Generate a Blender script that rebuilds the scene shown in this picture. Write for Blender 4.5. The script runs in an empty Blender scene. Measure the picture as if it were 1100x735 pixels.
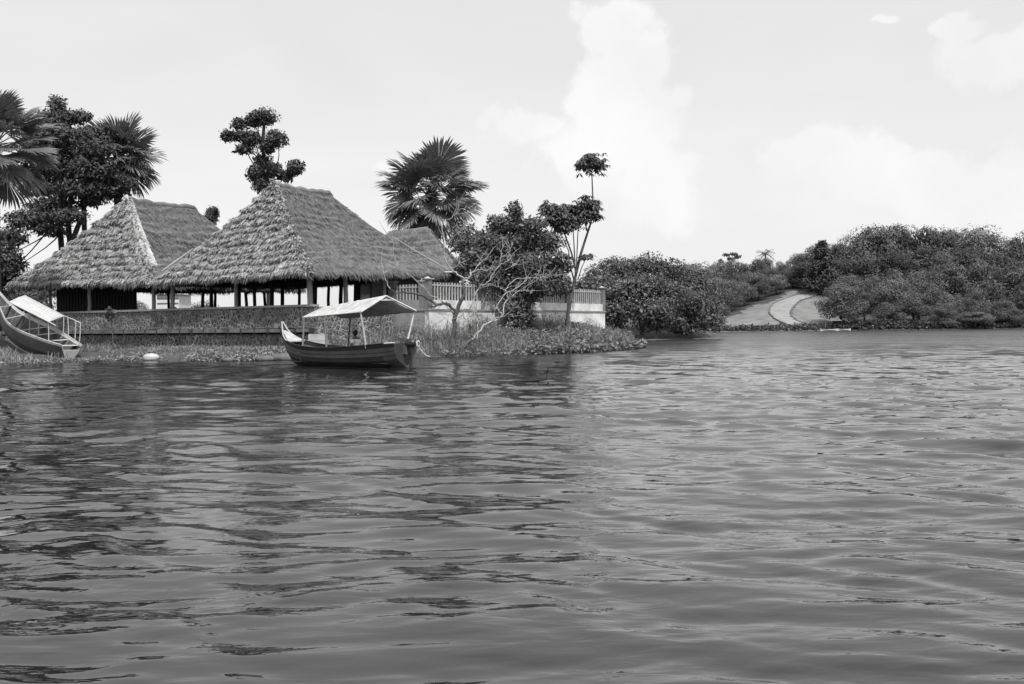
import bpy, math, random
import numpy as np
from mathutils import Vector, Matrix, Euler
PI = math.pi
R = math.radians
SC = bpy.context.scene
COL = SC.collection

# ------------------------------------------------------------------ camera
EYE = 1.6            # metres above the water
FPX = 1100.0         # focal length in photo pixels (photo is 1100 wide)
HOR = 350.5
ROLL = R(0.6)
CR, SR = math.cos(ROLL), math.sin(ROLL)
cam = bpy.data.cameras.new('camera'); camo = bpy.data.objects.new('camera', cam); COL.objects.link(camo)
cam.sensor_width = 36.0; cam.lens = 36.0
cam.shift_x = 0.0; cam.shift_y = -(367.5 - HOR) / 1100.0
cam.clip_end = 6000; cam.clip_start = 0.1
xa, ya, za = Vector((CR, 0, -SR)), Vector((SR, 0, CR)), Vector((0, -1, 0))
camo.matrix_world = Matrix(((xa.x, ya.x, za.x, 0), (xa.y, ya.y, za.y, 0), (xa.z, ya.z, za.z, EYE), (0, 0, 0, 1)))
SC.camera = camo

# ------------------------------------------------------------------ light
SUN_DIR = Vector((0.20, -0.50, 0.84)).normalized()
SUN_EL = math.asin(SUN_DIR.z); SUN_ROT = math.atan2(SUN_DIR.x, SUN_DIR.y)
sun = bpy.data.lights.new('sun', 'SUN'); suno = bpy.data.objects.new('sun', sun); COL.objects.link(suno)
sun.energy = 4.4; sun.angle = R(0.53); sun.color = (1, 0.995, 0.985)
suno.rotation_euler = (-SUN_DIR).to_track_quat('-Z', 'Y').to_euler()
suno.location = (20, -30, 60)
SC.view_settings.view_transform = 'Standard'; SC.view_settings.look = 'None'
SC.view_settings.exposure = 0.0; SC.view_settings.gamma = 1.0
SC.render.film_transparent = False
SC.cycles.max_bounces = 6; SC.cycles.transparent_max_bounces = 6
SC.cycles.use_adaptive_sampling = True

def P(px, py, D):
    xc = (px - 550) / FPX; yc = (HOR - py) / FPX
    return Vector(((xc * CR + yc * SR) * D, D, EYE + (yc * CR - xc * SR) * D))

world = bpy.data.worlds.new('World'); SC.world = world; world.use_nodes = True
def build_world():
    nt = world.node_tree; N = nt.nodes; L = nt.links; N.clear()
    out = N.new('ShaderNodeOutputWorld'); bg = N.new('ShaderNodeBackground'); L.new(bg.outputs[0], out.inputs[0])
    sky = N.new('ShaderNodeTexSky'); sky.sky_type = 'NISHITA'; sky.sun_disc = False
    sky.sun_elevation = SUN_EL; sky.sun_rotation = SUN_ROT; sky.air_density = 1.2; sky.dust_density = 2.5
    bw = N.new('ShaderNodeRGBToBW'); L.new(sky.outputs[0], bw.inputs[0])
    def math_(op, a, b=None, c=None, clamp=False):
        m = N.new('ShaderNodeMath'); m.operation = op; m.use_clamp = clamp
        for i, v in enumerate((a, b, c)):
            if v is None: continue
            if isinstance(v, (int, float)): m.inputs[i].default_value = v
            else: L.new(v, m.inputs[i])
        return m.outputs[0]
    tc = N.new('ShaderNodeTexCoord'); dirv = tc.outputs['Generated']
    # blue sky seen through thin high haze: monochrome, nearly even
    base = math_('MULTIPLY_ADD', bw.outputs[0], 0.4, 6.75)
    n1 = N.new('ShaderNodeTexNoise'); n1.inputs['Scale'].default_value = 2.4; n1.inputs['Detail'].default_value = 6; n1.inputs['Distortion'].default_value = .8
    mp = N.new('ShaderNodeMapping'); mp.inputs['Scale'].default_value = (1, 1, 4.0); L.new(dirv, mp.inputs[0]); L.new(mp.outputs[0], n1.inputs[0])
    wis = math_('MULTIPLY_ADD', n1.outputs[0], 1.1, -0.5)
    base = math_('ADD', base, math_('MULTIPLY', wis, 1.3))
    sz = N.new('ShaderNodeSeparateXYZ'); L.new(dirv, sz.inputs[0]); hz = N.new('ShaderNodeMapRange'); hz.interpolation_type = 'SMOOTHSTEP'
    hz.inputs['From Min'].default_value = 0.0; hz.inputs['From Max'].default_value = .28; hz.inputs['To Min'].default_value = .7; hz.inputs['To Max'].default_value = 0.0; L.new(sz.outputs['Z'], hz.inputs['Value'])
    base = math_('ADD', base, hz.outputs[0])
    hi = N.new('ShaderNodeMapRange'); hi.interpolation_type = 'SMOOTHSTEP'      # unseen extra brightness added above the frame to lighten the water reflections
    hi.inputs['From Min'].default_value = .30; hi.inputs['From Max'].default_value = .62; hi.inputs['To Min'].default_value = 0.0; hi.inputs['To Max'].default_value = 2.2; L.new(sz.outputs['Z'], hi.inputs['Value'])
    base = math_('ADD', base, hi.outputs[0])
    # cumulus
    lobes = [(655, 28, 42, 30), (690, 72, 52, 40), (628, 92, 58, 40), (560, 122, 44, 24), (722, 150, 40, 42), (640, 160, 95, 60), (690, 215, 70, 50),
             (862, 180, 50, 34), (925, 190, 62, 42), (990, 196, 60, 40), (1060, 215, 66, 38), (955, 38, 19, 8), (1030, 50, 22, 16), (1075, 80, 60, 30),
             (410, 165, 34, 13), (1150, 190, 90, 50), (-260, 120, 160, 60), (1500, 140, 180, 80)]
    nz = N.new('ShaderNodeTexNoise'); nz.inputs['Scale'].default_value = 17; nz.inputs['Detail'].default_value = 9; nz.inputs['Roughness'].default_value = .58
    L.new(dirv, nz.inputs[0])
    wn = N.new('ShaderNodeTexNoise'); wn.inputs['Scale'].default_value = 6; wn.inputs['Detail'].default_value = 5; L.new(dirv, wn.inputs[0])
    wv = N.new('ShaderNodeVectorMath'); wv.operation = 'MULTIPLY_ADD'; wv.inputs[1].default_value = (.13, .13, .13); L.new(wn.outputs['Color'], wv.inputs[0])
    wb = N.new('ShaderNodeVectorMath'); wb.operation = 'ADD'; wb.inputs[1].default_value = (-.065, -.065, -.065); L.new(dirv, wb.inputs[0]); L.new(wb.outputs[0], wv.inputs[2]); warped = wv.outputs[0]
    best = None
    for (px, py, rx, ry) in lobes:
        c = (P(px, py, 1) - Vector((0, 0, EYE)))
        k = c.length; c = c / k
        sub = N.new('ShaderNodeVectorMath'); sub.operation = 'SUBTRACT'; L.new(warped, sub.inputs[0]); sub.inputs[1].default_value = c
        mul = N.new('ShaderNodeVectorMath'); mul.operation = 'MULTIPLY'; L.new(sub.outputs[0], mul.inputs[0])
        s = FPX * k * 0.95
        mul.inputs[1].default_value = (s / rx, s / rx, s / ry)
        ln = N.new('ShaderNodeVectorMath'); ln.operation = 'LENGTH'; L.new(mul.outputs[0], ln.inputs[0])
        v = math_('SUBTRACT', 1.0, ln.outputs['Value'])
        best = v if best is None else math_('SMOOTH_MAX', best, v, 0.35)
    d = math_('ADD', best, math_('MULTIPLY_ADD', nz.outputs[0], 2.1, -0.98))
    mr = N.new('ShaderNodeMapRange'); mr.interpolation_type = 'SMOOTHSTEP'
    mr.inputs['From Min'].default_value = -0.02; mr.inputs['From Max'].default_value = 0.36; L.new(d, mr.inputs['Value'])
    nz2 = N.new('ShaderNodeTexNoise'); nz2.inputs['Scale'].default_value = 9; nz2.inputs['Detail'].default_value = 6; L.new(dirv, nz2.inputs[0])
    cl = math_('MULTIPLY_ADD', nz2.outputs[0], 3.0, 7.75)
    mask = math_('MULTIPLY', mr.outputs[0], 0.92)
    mix = N.new('ShaderNodeMix'); mix.data_type = 'FLOAT'; L.new(mask, mix.inputs[0]); L.new(base, mix.inputs[2]); L.new(cl, mix.inputs[3])
    comb = N.new('ShaderNodeCombineColor')
    for i in range(3): L.new(mix.outputs[0], comb.inputs[i])
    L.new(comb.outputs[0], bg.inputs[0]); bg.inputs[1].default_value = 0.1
build_world()

# ------------------------------------------------------------------ helpers
def nrng(seed): return np.random.default_rng(seed)
def hsh(i, j, k, s):
    n = (i * 374761393 + j * 668265263 + k * 1274126177 + s * 974634777) & 0xffffffff
    n = ((n ^ (n >> 13)) * 1274126177) & 0xffffffff
    return ((n ^ (n >> 16)) & 0xffff) / 65535.0
def vnoise(x, y, z=0.0, seed=0):
    x = np.asarray(x, float); y = np.asarray(y, float); z = np.asarray(z, float) + 0 * x
    xi, yi, zi = np.floor(x).astype(np.int64), np.floor(y).astype(np.int64), np.floor(z).astype(np.int64)
    fx, fy, fz = x - xi, y - yi, z - zi
    fx, fy, fz = [f * f * (3 - 2 * f) for f in (fx, fy, fz)]
    r = 0
    for a in (0, 1):
        for b in (0, 1):
            for c in (0, 1):
                w = (fx if a else 1 - fx) * (fy if b else 1 - fy) * (fz if c else 1 - fz)
                r = r + w * hsh(xi + a, yi + b, zi + c, seed)
    return r * 2 - 1
def fbm(x, y, z=0.0, seed=0, o=3):
    r = 0; a = 1.0; t = 0
    for k in range(o):
        r = r + a * vnoise(x * 2 ** k, y * 2 ** k, np.asarray(z) * 2 ** k, seed + k); t += a; a *= .5
    return r / t
def sstep(a, b, x):
    t = np.clip((x - a) / (b - a), 0, 1); return t * t * (3 - 2 * t)

class MB:
    """collects geometry, builds ONE mesh object"""
    def __init__(s): s.V = []; s.F = []; s.M = []; s.n = 0; s.S = []
    def add(s, verts, faces, mat=0, smooth=False):
        v = np.asarray(verts, float).reshape(-1, 3); s.V.append(v)
        f = [np.asarray(q, int) + s.n for q in faces] if not isinstance(faces, np.ndarray) else faces + s.n
        s.F.append(f); s.M.append(mat); s.S.append(smooth); s.n += len(v); return s
    def box(s, c, size, rz=0, mat=0, ex=None):
        hx, hy, hz = [q / 2 for q in size]
        v = np.array([[x, y, z] for x in (-hx, hx) for y in (-hy, hy) for z in (-hz, hz)])
        if rz: 
            ca, sa = math.cos(rz), math.sin(rz); v = np.c_[v[:, 0] * ca - v[:, 1] * sa, v[:, 0] * sa + v[:, 1] * ca, v[:, 2]]
        v = v + np.array(c)
        return s.add(v, np.array([[0, 1, 3, 2], [4, 6, 7, 5], [0, 4, 5, 1], [2, 3, 7, 6], [0, 2, 6, 4], [1, 5, 7, 3]]), mat)
    def beam(s, a, b, w, h, mat=0):
        a, b = Vector(a), Vector(b); d = (b - a); l = d.length; d.normalize()
        up = Vector((0, 0, 1)) if abs(d.z) < .95 else Vector((1, 0, 0))
        y = up.cross(d).normalized(); z = d.cross(y)
        v = [a + d * (l * i) + y * (w / 2 * j) + z * (h / 2 * k) for i in (0, 1) for j in (-1, 1) for k in (-1, 1)]
        return s.add([tuple(q) for q in v], np.array([[0, 1, 3, 2], [4, 6, 7, 5], [0, 4, 5, 1], [2, 3, 7, 6], [0, 2, 6, 4], [1, 5, 7, 3]]), mat)
    def tube(s, pts, rad, n=7, mat=0, cap=True):
        pts = [Vector(p) for p in pts]; m = len(pts)
        if not hasattr(rad, '__len__'): rad = [rad] * m
        V = []; prev = None
        for i in range(m):
            d = (pts[min(i + 1, m - 1)] - pts[max(i - 1, 0)]).normalized()
            u = (prev - d * prev.dot(d)) if prev is not None else (Vector((1, 0, 0)) if abs(d.x) < .8 else Vector((0, 1, 0))).cross(d)
            u.normalize(); prev = u; w = d.cross(u)
            for k in range(n):
                t = 2 * PI * k / n; V.append(tuple(pts[i] + (u * math.cos(t) + w * math.sin(t)) * rad[i]))
        F = np.array([[i * n + k, i * n + (k + 1) % n, (i + 1) * n + (k + 1) % n, (i + 1) * n + k] for i in range(m - 1) for k in range(n)])
        s.add(V, F, mat, True)
        if cap:
            s.add(V[:n], [list(range(n))[::-1]], mat); s.add(V[-n:], [list(range(n))], mat)
        return s
    def ell(s, c, r, nu=14, nv=9, mat=0, fn=None):
        V = []
        for j in range(nv + 1):
            th = PI * j / nv
            for i in range(nu):
                ph = 2 * PI * i / nu; q = np.array([math.sin(th) * math.cos(ph), math.sin(th) * math.sin(ph), math.cos(th)])
                V.append(q)
        V = np.array(V); k = 1 if fn is None else fn(V)[:, None]
        V = V * k * np.array(r) + np.array(c)
        F = np.array([[j * nu + i, (j + 1) * nu + i, (j + 1) * nu + (i + 1) % nu, j * nu + (i + 1) % nu] for j in range(nv) for i in range(nu)])
        return s.add(V, F, mat, True)
    def grid(s, pts, mat=0, smooth=True):
        """pts: array (a,b,3)"""
        a, b = pts.shape[:2]
        i = np.arange(a - 1)[:, None] * b + np.arange(b - 1)[None]
        F = np.stack([i, i + 1, i + b + 1, i + b], -1).reshape(-1, 4)
        return s.add(pts.reshape(-1, 3), F, mat, smooth)
    def build(s, name, mats, parent=None, loc=None):
        V = np.concatenate(s.V) if s.V else np.zeros((0, 3))
        me = bpy.data.meshes.new(name)
        loops = []; starts = []; tot = []; mi = []; sm = []; k = 0
        for F, m, sh in zip(s.F, s.M, s.S):
            if isinstance(F, np.ndarray):
                nf, w = F.shape; loops.append(F.reshape(-1)); starts.append(k + np.arange(nf) * w); tot.append(np.full(nf, w)); k += nf * w
                mi.append(m if isinstance(m, np.ndarray) else np.full(nf, m)); sm.append(np.full(nf, sh))
            else:
                for f in F:
                    loops.append(np.asarray(f)); starts.append(np.array([k])); tot.append(np.array([len(f)])); k += len(f); mi.append(np.array([m])); sm.append(np.array([sh]))
        loops = np.concatenate(loops).astype(np.int32); starts = np.concatenate(starts).astype(np.int32); tot = np.concatenate(tot).astype(np.int32)
        me.vertices.add(len(V)); me.vertices.foreach_set('co', V.astype(np.float32).ravel())
        me.loops.add(len(loops)); me.loops.foreach_set('vertex_index', loops)
        me.polygons.add(len(starts)); me.polygons.foreach_set('loop_start', starts); me.polygons.foreach_set('loop_total', tot)
        me.polygons.foreach_set('material_index', np.concatenate(mi).astype(np.int32)); me.polygons.foreach_set('use_smooth', np.concatenate(sm).astype(bool))
        me.update(calc_edges=True); me.validate()
        for m in (mats if isinstance(mats, (list, tuple)) else [mats]): me.materials.append(m)
        o = bpy.data.objects.new(name, me); COL.objects.link(o)
        if parent is not None: o.parent = parent
        if loc is not None: o.location = loc
        return o

def tag(o, label=None, cat=None, group=None, kind=None):
    if label: o['label'] = label
    if cat: o['category'] = cat
    if group: o['group'] = group
    if kind: o['kind'] = kind
    return o
def empty(name, loc, label, cat, group=None, rz=0):
    o = bpy.data.objects.new(name, None); COL.objects.link(o); o.location = loc; o.rotation_euler.z = rz; o.empty_display_size = .3
    return tag(o, label, cat, group)
def kids(o): return [c for c in bpy.data.objects if c.parent == o]

# ------------------------------------------------------------------ materials (monochrome photograph: neutral greys)
def mat(name, v, rough=.8, scale=4.0, var=.25, bump=0.0, bscale=None, detail=4, spec=.3, trans=0.0, stretch=(1, 1, 1), objvar=0.0, metal=0.0):
    m = bpy.data.materials.new(name); m.use_nodes = True; nt = m.node_tree; N = nt.nodes; L = nt.links
    b = N['Principled BSDF']; b.inputs['Roughness'].default_value = rough; b.inputs['Specular IOR Level'].default_value = spec; b.inputs['Metallic'].default_value = metal
    tc = N.new('ShaderNodeTexCoord'); mp = N.new('ShaderNodeMapping'); mp.inputs['Scale'].default_value = stretch; L.new(tc.outputs['Object'], mp.inputs[0])
    nz = N.new('ShaderNodeTexNoise'); nz.inputs['Scale'].default_value = scale; nz.inputs['Detail'].default_value = detail; nz.inputs['Roughness'].default_value = .6; L.new(mp.outputs[0], nz.inputs[0])
    mr = N.new('ShaderNodeMapRange'); mr.inputs['From Min'].default_value = .28; mr.inputs['From Max'].default_value = .72
    mr.inputs['To Min'].default_value = v * (1 - var); mr.inputs['To Max'].default_value = v * (1 + var); L.new(nz.outputs[0], mr.inputs[0])
    src = mr.outputs[0]
    if objvar:
        oi = N.new('ShaderNodeObjectInfo'); mm = N.new('ShaderNodeMath'); mm.operation = 'MULTIPLY_ADD'; L.new(oi.outputs['Random'], mm.inputs[0]); mm.inputs[1].default_value = 2 * objvar; mm.inputs[2].default_value = 1 - objvar
        m2 = N.new('ShaderNodeMath'); m2.operation = 'MULTIPLY'; L.new(src, m2.inputs[0]); L.new(mm.outputs[0], m2.inputs[1]); src = m2.outputs[0]
    cc = N.new('ShaderNodeCombineColor')
    for i in range(3): L.new(src, cc.inputs[i])
    L.new(cc.outputs[0], b.inputs['Base Color'])
    if bump:
        n2 = N.new('ShaderNodeTexNoise'); n2.inputs['Scale'].default_value = bscale or scale * 3; n2.inputs['Detail'].default_value = 5; L.new(mp.outputs[0], n2.inputs[0])
        bp = N.new('ShaderNodeBump'); bp.inputs['Strength'].default_value = 1; bp.inputs['Distance'].default_value = bump; L.new(n2.outputs[0], bp.inputs['Height']); L.new(bp.outputs[0], b.inputs['Normal'])
    if trans:
        tr = N.new('ShaderNodeBsdfTranslucent'); L.new(cc.outputs[0], tr.inputs[0]); mx = N.new('ShaderNodeMixShader'); mx.inputs[0].default_value = trans
        L.new(b.outputs[0], mx.inputs[1]); L.new(tr.outputs[0], mx.inputs[2]); L.new(mx.outputs[0], N['Material Output'].inputs['Surface'])
    return m
M = {}
M['leaf_dark'] = mat('leaf_dark', .058, .55, 1.2, .35, spec=.4, trans=.15)
M['leaf_mid'] = mat('leaf_mid', .095, .5, .8, .35, spec=.45, trans=.2)
M['leaf_light'] = mat('leaf_light', .17, .5, .8, .35, spec=.4, trans=.2)
M['leaf_far'] = mat('leaf_far', .115, .6, .35, .4, spec=.3, trans=.1, objvar=.42)
M['leaf_far_dark'] = mat('leaf_far_dark', .06, .6, .35, .3, spec=.3, trans=.15)
M['palm'] = mat('palm', .165, .38, 2, .3, spec=.5, trans=.2, objvar=.2)
M['bark'] = mat('bark', .09, .9, 3, .4, .03, 12, stretch=(1, 1, .3))
M['bark_dark'] = mat('bark_dark', .035, .9, 3, .4, .03, 12)
M['bark_pale'] = mat('bark_pale', .31, .8, 5, .35, .01, 18)
M['bark_mid'] = mat('bark_mid', .075, .85, 3, .45, .01, 18)
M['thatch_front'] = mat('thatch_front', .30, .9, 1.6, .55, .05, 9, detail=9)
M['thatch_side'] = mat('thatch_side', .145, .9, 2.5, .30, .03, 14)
M['thatch_pale'] = mat('thatch_pale', .46, .9, 2, .12, .03, 16)
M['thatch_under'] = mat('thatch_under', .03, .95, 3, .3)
M['wood_post'] = mat('wood_post', .22, .85, 4, .3, .01, 20, stretch=(1, 1, .2))
M['wood_dark'] = mat('wood_dark', .03, .85, 4, .3)
M['board_dark'] = mat('board_dark', .028, .85, 2, .6, .02, 8, stretch=(6, 6, .3))
M['coping'] = mat('coping', .24, .85, 2, .2, .006, 20)
M['ledge'] = mat('ledge', .13, .9, 1.4, .5, .01, 16)
M['plinth'] = mat('plinth', .58, .85, .9, .35, .008, 9)
M['pillar'] = mat('pillar', .16, .85, 2, .3, .008, 12)
M['baluster'] = mat('baluster', .34, .8, 2, .25)
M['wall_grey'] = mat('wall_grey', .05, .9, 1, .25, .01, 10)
M['white'] = mat('white', .6, .6, 2, .08)
M['earth'] = mat('earth', .06, .95, .8, .4, .05, 5)
M['lawn'] = mat('lawn', .16, .95, .35, .32, .25, 1.5)
M['path'] = mat('path', .23, .9, .8, .25, .02, 3)
M['kerb'] = mat('kerb', .11, .9, 1, .3)
M['grass'] = mat('grass', .22, .7, 1.3, .55, spec=.3, trans=.25)
M['weed'] = mat('weed', .17, .6, 1.5, .4, spec=.35, trans=.2)
M['rock'] = mat('rock', .10, .85, 3, .4, .03, 9)
M['rock_pale'] = mat('rock_pale', .4, .85, 3, .2, .03, 9)
M['hull_black'] = mat('hull_black', .015, .5, 2, .3)
M['hull_mid'] = mat('hull_mid', .10, .5, 1.6, .3, .004, 8, spec=.4)
M['hull_low'] = mat('hull_low', .045, .5, 1.6, .35, .004, 8, spec=.4)
M['hull_pale'] = mat('hull_pale', .38, .6, 3, .3)
M['hull_in'] = mat('hull_in', .06, .8, 3, .4)
M['hull_grey'] = mat('hull_grey', .075, .55, 2, .35, .004, 8, spec=.4)
M['tarp'] = mat('tarp', .42, .6, 3, .35, .02, 7)
M['tarp_left'] = mat('tarp_left', .42, .6, 2, .14, .01, 7)
M['pole_pale'] = mat('pole_pale', .42, .6, 3, .2)
M['pole_dark'] = mat('pole_dark', .10, .6, 3, .2)
M['motor'] = mat('motor', .02, .35, 3, .2, spec=.5)
M['motor_grey'] = mat('motor_grey', .30, .4, 3, .2)
M['skin'] = mat('skin', .06, .6, 6, .1); M['hair'] = mat('hair', .008, .6, 20, .3); M['shirt'] = mat('shirt', .65, .85, 4, .12); M['trousers'] = mat('trousers', .06, .9, 4, .15)
M['feather'] = mat('feather', .012, .6, 6, .2)

def stone_mat():
    m = bpy.data.materials.new('stone_masonry'); m.use_nodes = True; nt = m.node_tree; N = nt.nodes; L = nt.links; b = N['Principled BSDF']
    b.inputs['Roughness'].default_value = .9
    tc = N.new('ShaderNodeTexCoord'); nz0 = N.new('ShaderNodeTexNoise'); nz0.inputs['Scale'].default_value = 3
    ad = N.new('ShaderNodeVectorMath'); ad.operation = 'MULTIPLY_ADD'; ad.inputs[1].default_value = (.12,) * 3
    L.new(tc.outputs['Object'], nz0.inputs[0]); L.new(nz0.outputs['Color'], ad.inputs[0]); L.new(tc.outputs['Object'], ad.inputs[2])
    vo = N.new('ShaderNodeTexVoronoi'); vo.feature = 'DISTANCE_TO_EDGE'; vo.inputs['Scale'].default_value = 4.0; L.new(ad.outputs[0], vo.inputs[0])
    vc = N.new('ShaderNodeTexVoronoi'); vc.inputs['Scale'].default_value = 4.0; L.new(ad.outputs[0], vc.inputs[0])
    bwc = N.new('ShaderNodeRGBToBW'); L.new(vc.outputs['Color'], bwc.inputs[0])
    st = N.new('ShaderNodeMapRange'); st.inputs['To Min'].default_value = .03; st.inputs['To Max'].default_value = .13; L.new(bwc.outputs[0], st.inputs[0])
    big = N.new('ShaderNodeTexNoise'); big.inputs['Scale'].default_value = .8; big.inputs['Detail'].default_value = 6; L.new(tc.outputs['Object'], big.inputs[0])
    mort = N.new('ShaderNodeMapRange'); mort.inputs['From Min'].default_value = .3; mort.inputs['From Max'].default_value = .7; mort.inputs['To Min'].default_value = .10; mort.inputs['To Max'].default_value = .38; L.new(big.outputs[0], mort.inputs[0])
    ed = N.new('ShaderNodeMapRange'); ed.inputs['From Min'].default_value = .05; ed.inputs['From Max'].default_value = .15; L.new(vo.outputs[0], ed.inputs[0])
    mx = N.new('ShaderNodeMix'); mx.data_type = 'FLOAT'; L.new(ed.outputs[0], mx.inputs[0]); L.new(mort.outputs[0], mx.inputs[2]); L.new(st.outputs[0], mx.inputs[3])
    cc = N.new('ShaderNodeCombineColor')
    for i in range(3): L.new(mx.outputs[0], cc.inputs[i])
    L.new(cc.outputs[0], b.inputs['Base Color'])
    bp = N.new('ShaderNodeBump'); bp.inputs['Distance'].default_value = .06; L.new(ed.outputs[0], bp.inputs['Height']); L.new(bp.outputs[0], b.inputs['Normal'])
    return m
M['stone'] = stone_mat()

def water_mat():
    m = bpy.data.materials.new('lake_water'); m.use_nodes = True; nt = m.node_tree; N = nt.nodes; L = nt.links; b = N['Principled BSDF']
    b.inputs['Base Color'].default_value = (.010, .010, .010, 1); b.inputs['Roughness'].default_value = .03; b.inputs['IOR'].default_value = 1.5
    tc = N.new('ShaderNodeTexCoord'); 
    def nz(scale, det, sx, rot):
        mp = N.new('ShaderNodeMapping'); mp.inputs['Scale'].default_value = (sx, 1, 1); mp.inputs['Rotation'].default_value = (0, 0, rot); L.new(tc.outputs['Object'], mp.inputs[0])
        n = N.new('ShaderNodeTexNoise'); n.inputs['Scale'].default_value = scale; n.inputs['Detail'].default_value = det; n.inputs['Roughness'].default_value = .5; n.inputs['Distortion'].default_value = .6; L.new(mp.outputs[0], n.inputs[0]); return n.outputs[0]
    sx = N.new('ShaderNodeSeparateXYZ'); L.new(tc.outputs['Object'], sx.inputs[0]); rm = N.new('ShaderNodeMapRange'); rm.interpolation_type = 'SMOOTHSTEP'
    rm.inputs['From Min'].default_value = 18; rm.inputs['From Max'].default_value = 100; rm.inputs['To Min'].default_value = .02; rm.inputs['To Max'].default_value = .27; L.new(sx.outputs['Y'], rm.inputs['Value']); L.new(rm.outputs[0], b.inputs['Roughness'])
    wp = N.new('ShaderNodeMapping'); wp.inputs['Scale'].default_value = (.03, .14, 1); L.new(tc.outputs['Object'], wp.inputs[0]); wn = N.new('ShaderNodeTexNoise'); wn.inputs['Scale'].default_value = 1; wn.inputs['Detail'].default_value = 5; wn.inputs['Roughness'].default_value = .65; L.new(wp.outputs[0], wn.inputs[0])
    wm = N.new('ShaderNodeMapRange'); wm.inputs['From Min'].default_value = .35; wm.inputs['From Max'].default_value = .65; wm.inputs['To Min'].default_value = .7; wm.inputs['To Max'].default_value = 1.35; L.new(wn.outputs[0], wm.inputs[0])
    rmm = N.new('ShaderNodeMath'); rmm.operation = 'MULTIPLY'; L.new(rm.outputs[0], rmm.inputs[0]); L.new(wm.outputs[0], rmm.inputs[1]); L.new(rmm.outputs[0], b.inputs['Roughness'])
    a = nz(7.5, 3, .45, R(8)); c = nz(1.9, 3, .4, R(-10)); patch = nz(.22, 2, .6, R(20))
    pr = N.new('ShaderNodeMapRange'); pr.inputs['From Min'].default_value = .35; pr.inputs['From Max'].default_value = .65; pr.inputs['To Min'].default_value = .15; pr.inputs['To Max'].default_value = 1.0; L.new(patch, pr.inputs[0])
    am = N.new('ShaderNodeMath'); am.operation = 'MULTIPLY'; L.new(a, am.inputs[0]); L.new(pr.outputs[0], am.inputs[1])
    b1 = N.new('ShaderNodeBump'); b1.inputs['Distance'].default_value = WFINE; L.new(am.outputs[0], b1.inputs['Height'])
    b2 = N.new('ShaderNodeBump'); b2.inputs['Distance'].default_value = WMID; L.new(c, b2.inputs['Height']); L.new(b1.outputs[0], b2.inputs['Normal'])
    L.new(b2.outputs[0], b.inputs['Normal'])
    return m
WFINE, WMID = .010, .016
M['water'] = water_mat()

# ------------------------------------------------------------------ water
def wave_height(X, D):
    rg = nrng(11); z = 0 * X
    wx = X + .55 * fbm(X * .35, D * .5, 0, 90); wy = D + .5 * fbm(X * .3, D * .45, 7.0, 95)
    for k in range(54):
        lam = .20 * (11 ** (k / 45.0)) * rg.uniform(.9, 1.1)
        ang = R(-101 + rg.normal(0, 22)) ; ph = rg.uniform(0, 2 * PI)
        kk = 2 * PI / lam
        amp = .0043 * lam ** .84
        fade = np.clip(1.25 - D * .0065 * 1.6 / lam, 0, 1)     # waves finer than the sheet can carry hand over to the bump
        arg = kk * (math.cos(ang) * wx + math.sin(ang) * wy) + ph
        amp *= 1.3 if lam < 1.3 else (.85 if lam > 1.6 else 1)
        z = z + amp * fade * (np.sin(arg) + .18 * np.sin(2 * arg + 1.2))
    env = .75 + .45 * fbm(X * .12, D * .12, 3.0, 60)
    return z * env
def build_water():
    rows = list(np.arange(-6, 1.15, .12)) + [1.2]
    while rows[-1] < 196: rows.append(rows[-1] + max(.012, .0065 * rows[-1]))
    rows = np.array(rows); cols = np.linspace(-1, 1, 960)
    D = rows[:, None] + 0 * cols[None]; X = cols[None] * (.80 * np.maximum(D, 0) + 11)
    Z = wave_height(X, D) * np.clip(1 - (D - 170) / 24, 0, 1) * np.clip((1 - np.abs(cols[None])) / .04, 0, 1)
    mb = MB(); mb.grid(np.stack([X, D, Z], -1))
    # the open lake round the finely rippled part, butted edge to edge
    d0, d1 = rows[0], rows[-1]; w0, w1 = 11, .80 * d1 + 11
    mb.add([(-w1, d1, 0), (w1, d1, 0), (900, 900, 0), (-900, 900, 0), (-w0, d0, 0), (w0, d0, 0), (-900, -300, 0), (900, -300, 0), (-w0, 0, 0), (w0, 0, 0)],
           [[0, 1, 2, 3], [6, 7, 5, 4], [7, 2, 1, 9, 5], [6, 4, 8, 0, 3]])
    tag(mb.build('water', M['water']), kind='structure')
build_water()

# ------------------------------------------------------------------ land
SHORE = [(-150, 40), (-40, 44), (-27, 46.5), (-24, 48), (-22.8, 51.0), (-20.3, 53.4), (-16.2, 50.9), (-12.5, 51.3), (-10.2, 51.6), (-7.2, 53.2), (-5, 54.2), (-3.2, 54.4), (.5, 57.2), (3.8, 60.2), (7.7, 66.5),
         (8.9, 71), (9.2, 80), (9.5, 95), (12, 110), (22, 117), (27, 126), (23, 150), (10, 200), (-150, 260)]
WALL_A = Vector((-10.5, 53.7)); WALL_B = Vector((-36.7, 72.95))
FENCE = [Vector((-4.75, 58.0)), Vector((6.6, 75.0))]
TERR = [(-10.5, 54.75), (-7.4, 59.1), (-5.0, 59.0), (5.9, 75.6), (8, 120), (6, 190), (-150, 250), (-150, 160), (-36.2, 73.85)]
def sdist(X, D, poly):
    d = np.full(X.shape, 1e9); ins = np.zeros(X.shape, bool); n = len(poly)
    for i in range(n):
        ax, ay = poly[i]; bx, by = poly[(i + 1) % n]; ex, ey = bx - ax, by - ay
        t = np.clip(((X - ax) * ex + (D - ay) * ey) / (ex * ex + ey * ey), 0, 1)
        d = np.minimum(d, np.hypot(X - ax - t * ex, D - ay - t * ey))
        c = (ay > D) != (by > D)
        with np.errstate(divide='ignore', invalid='ignore'): ins ^= c & (X < (bx - ax) * (D - ay) / (by - ay if by != ay else 1e-9) + ax)
    return np.where(ins, d, -d)
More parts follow.
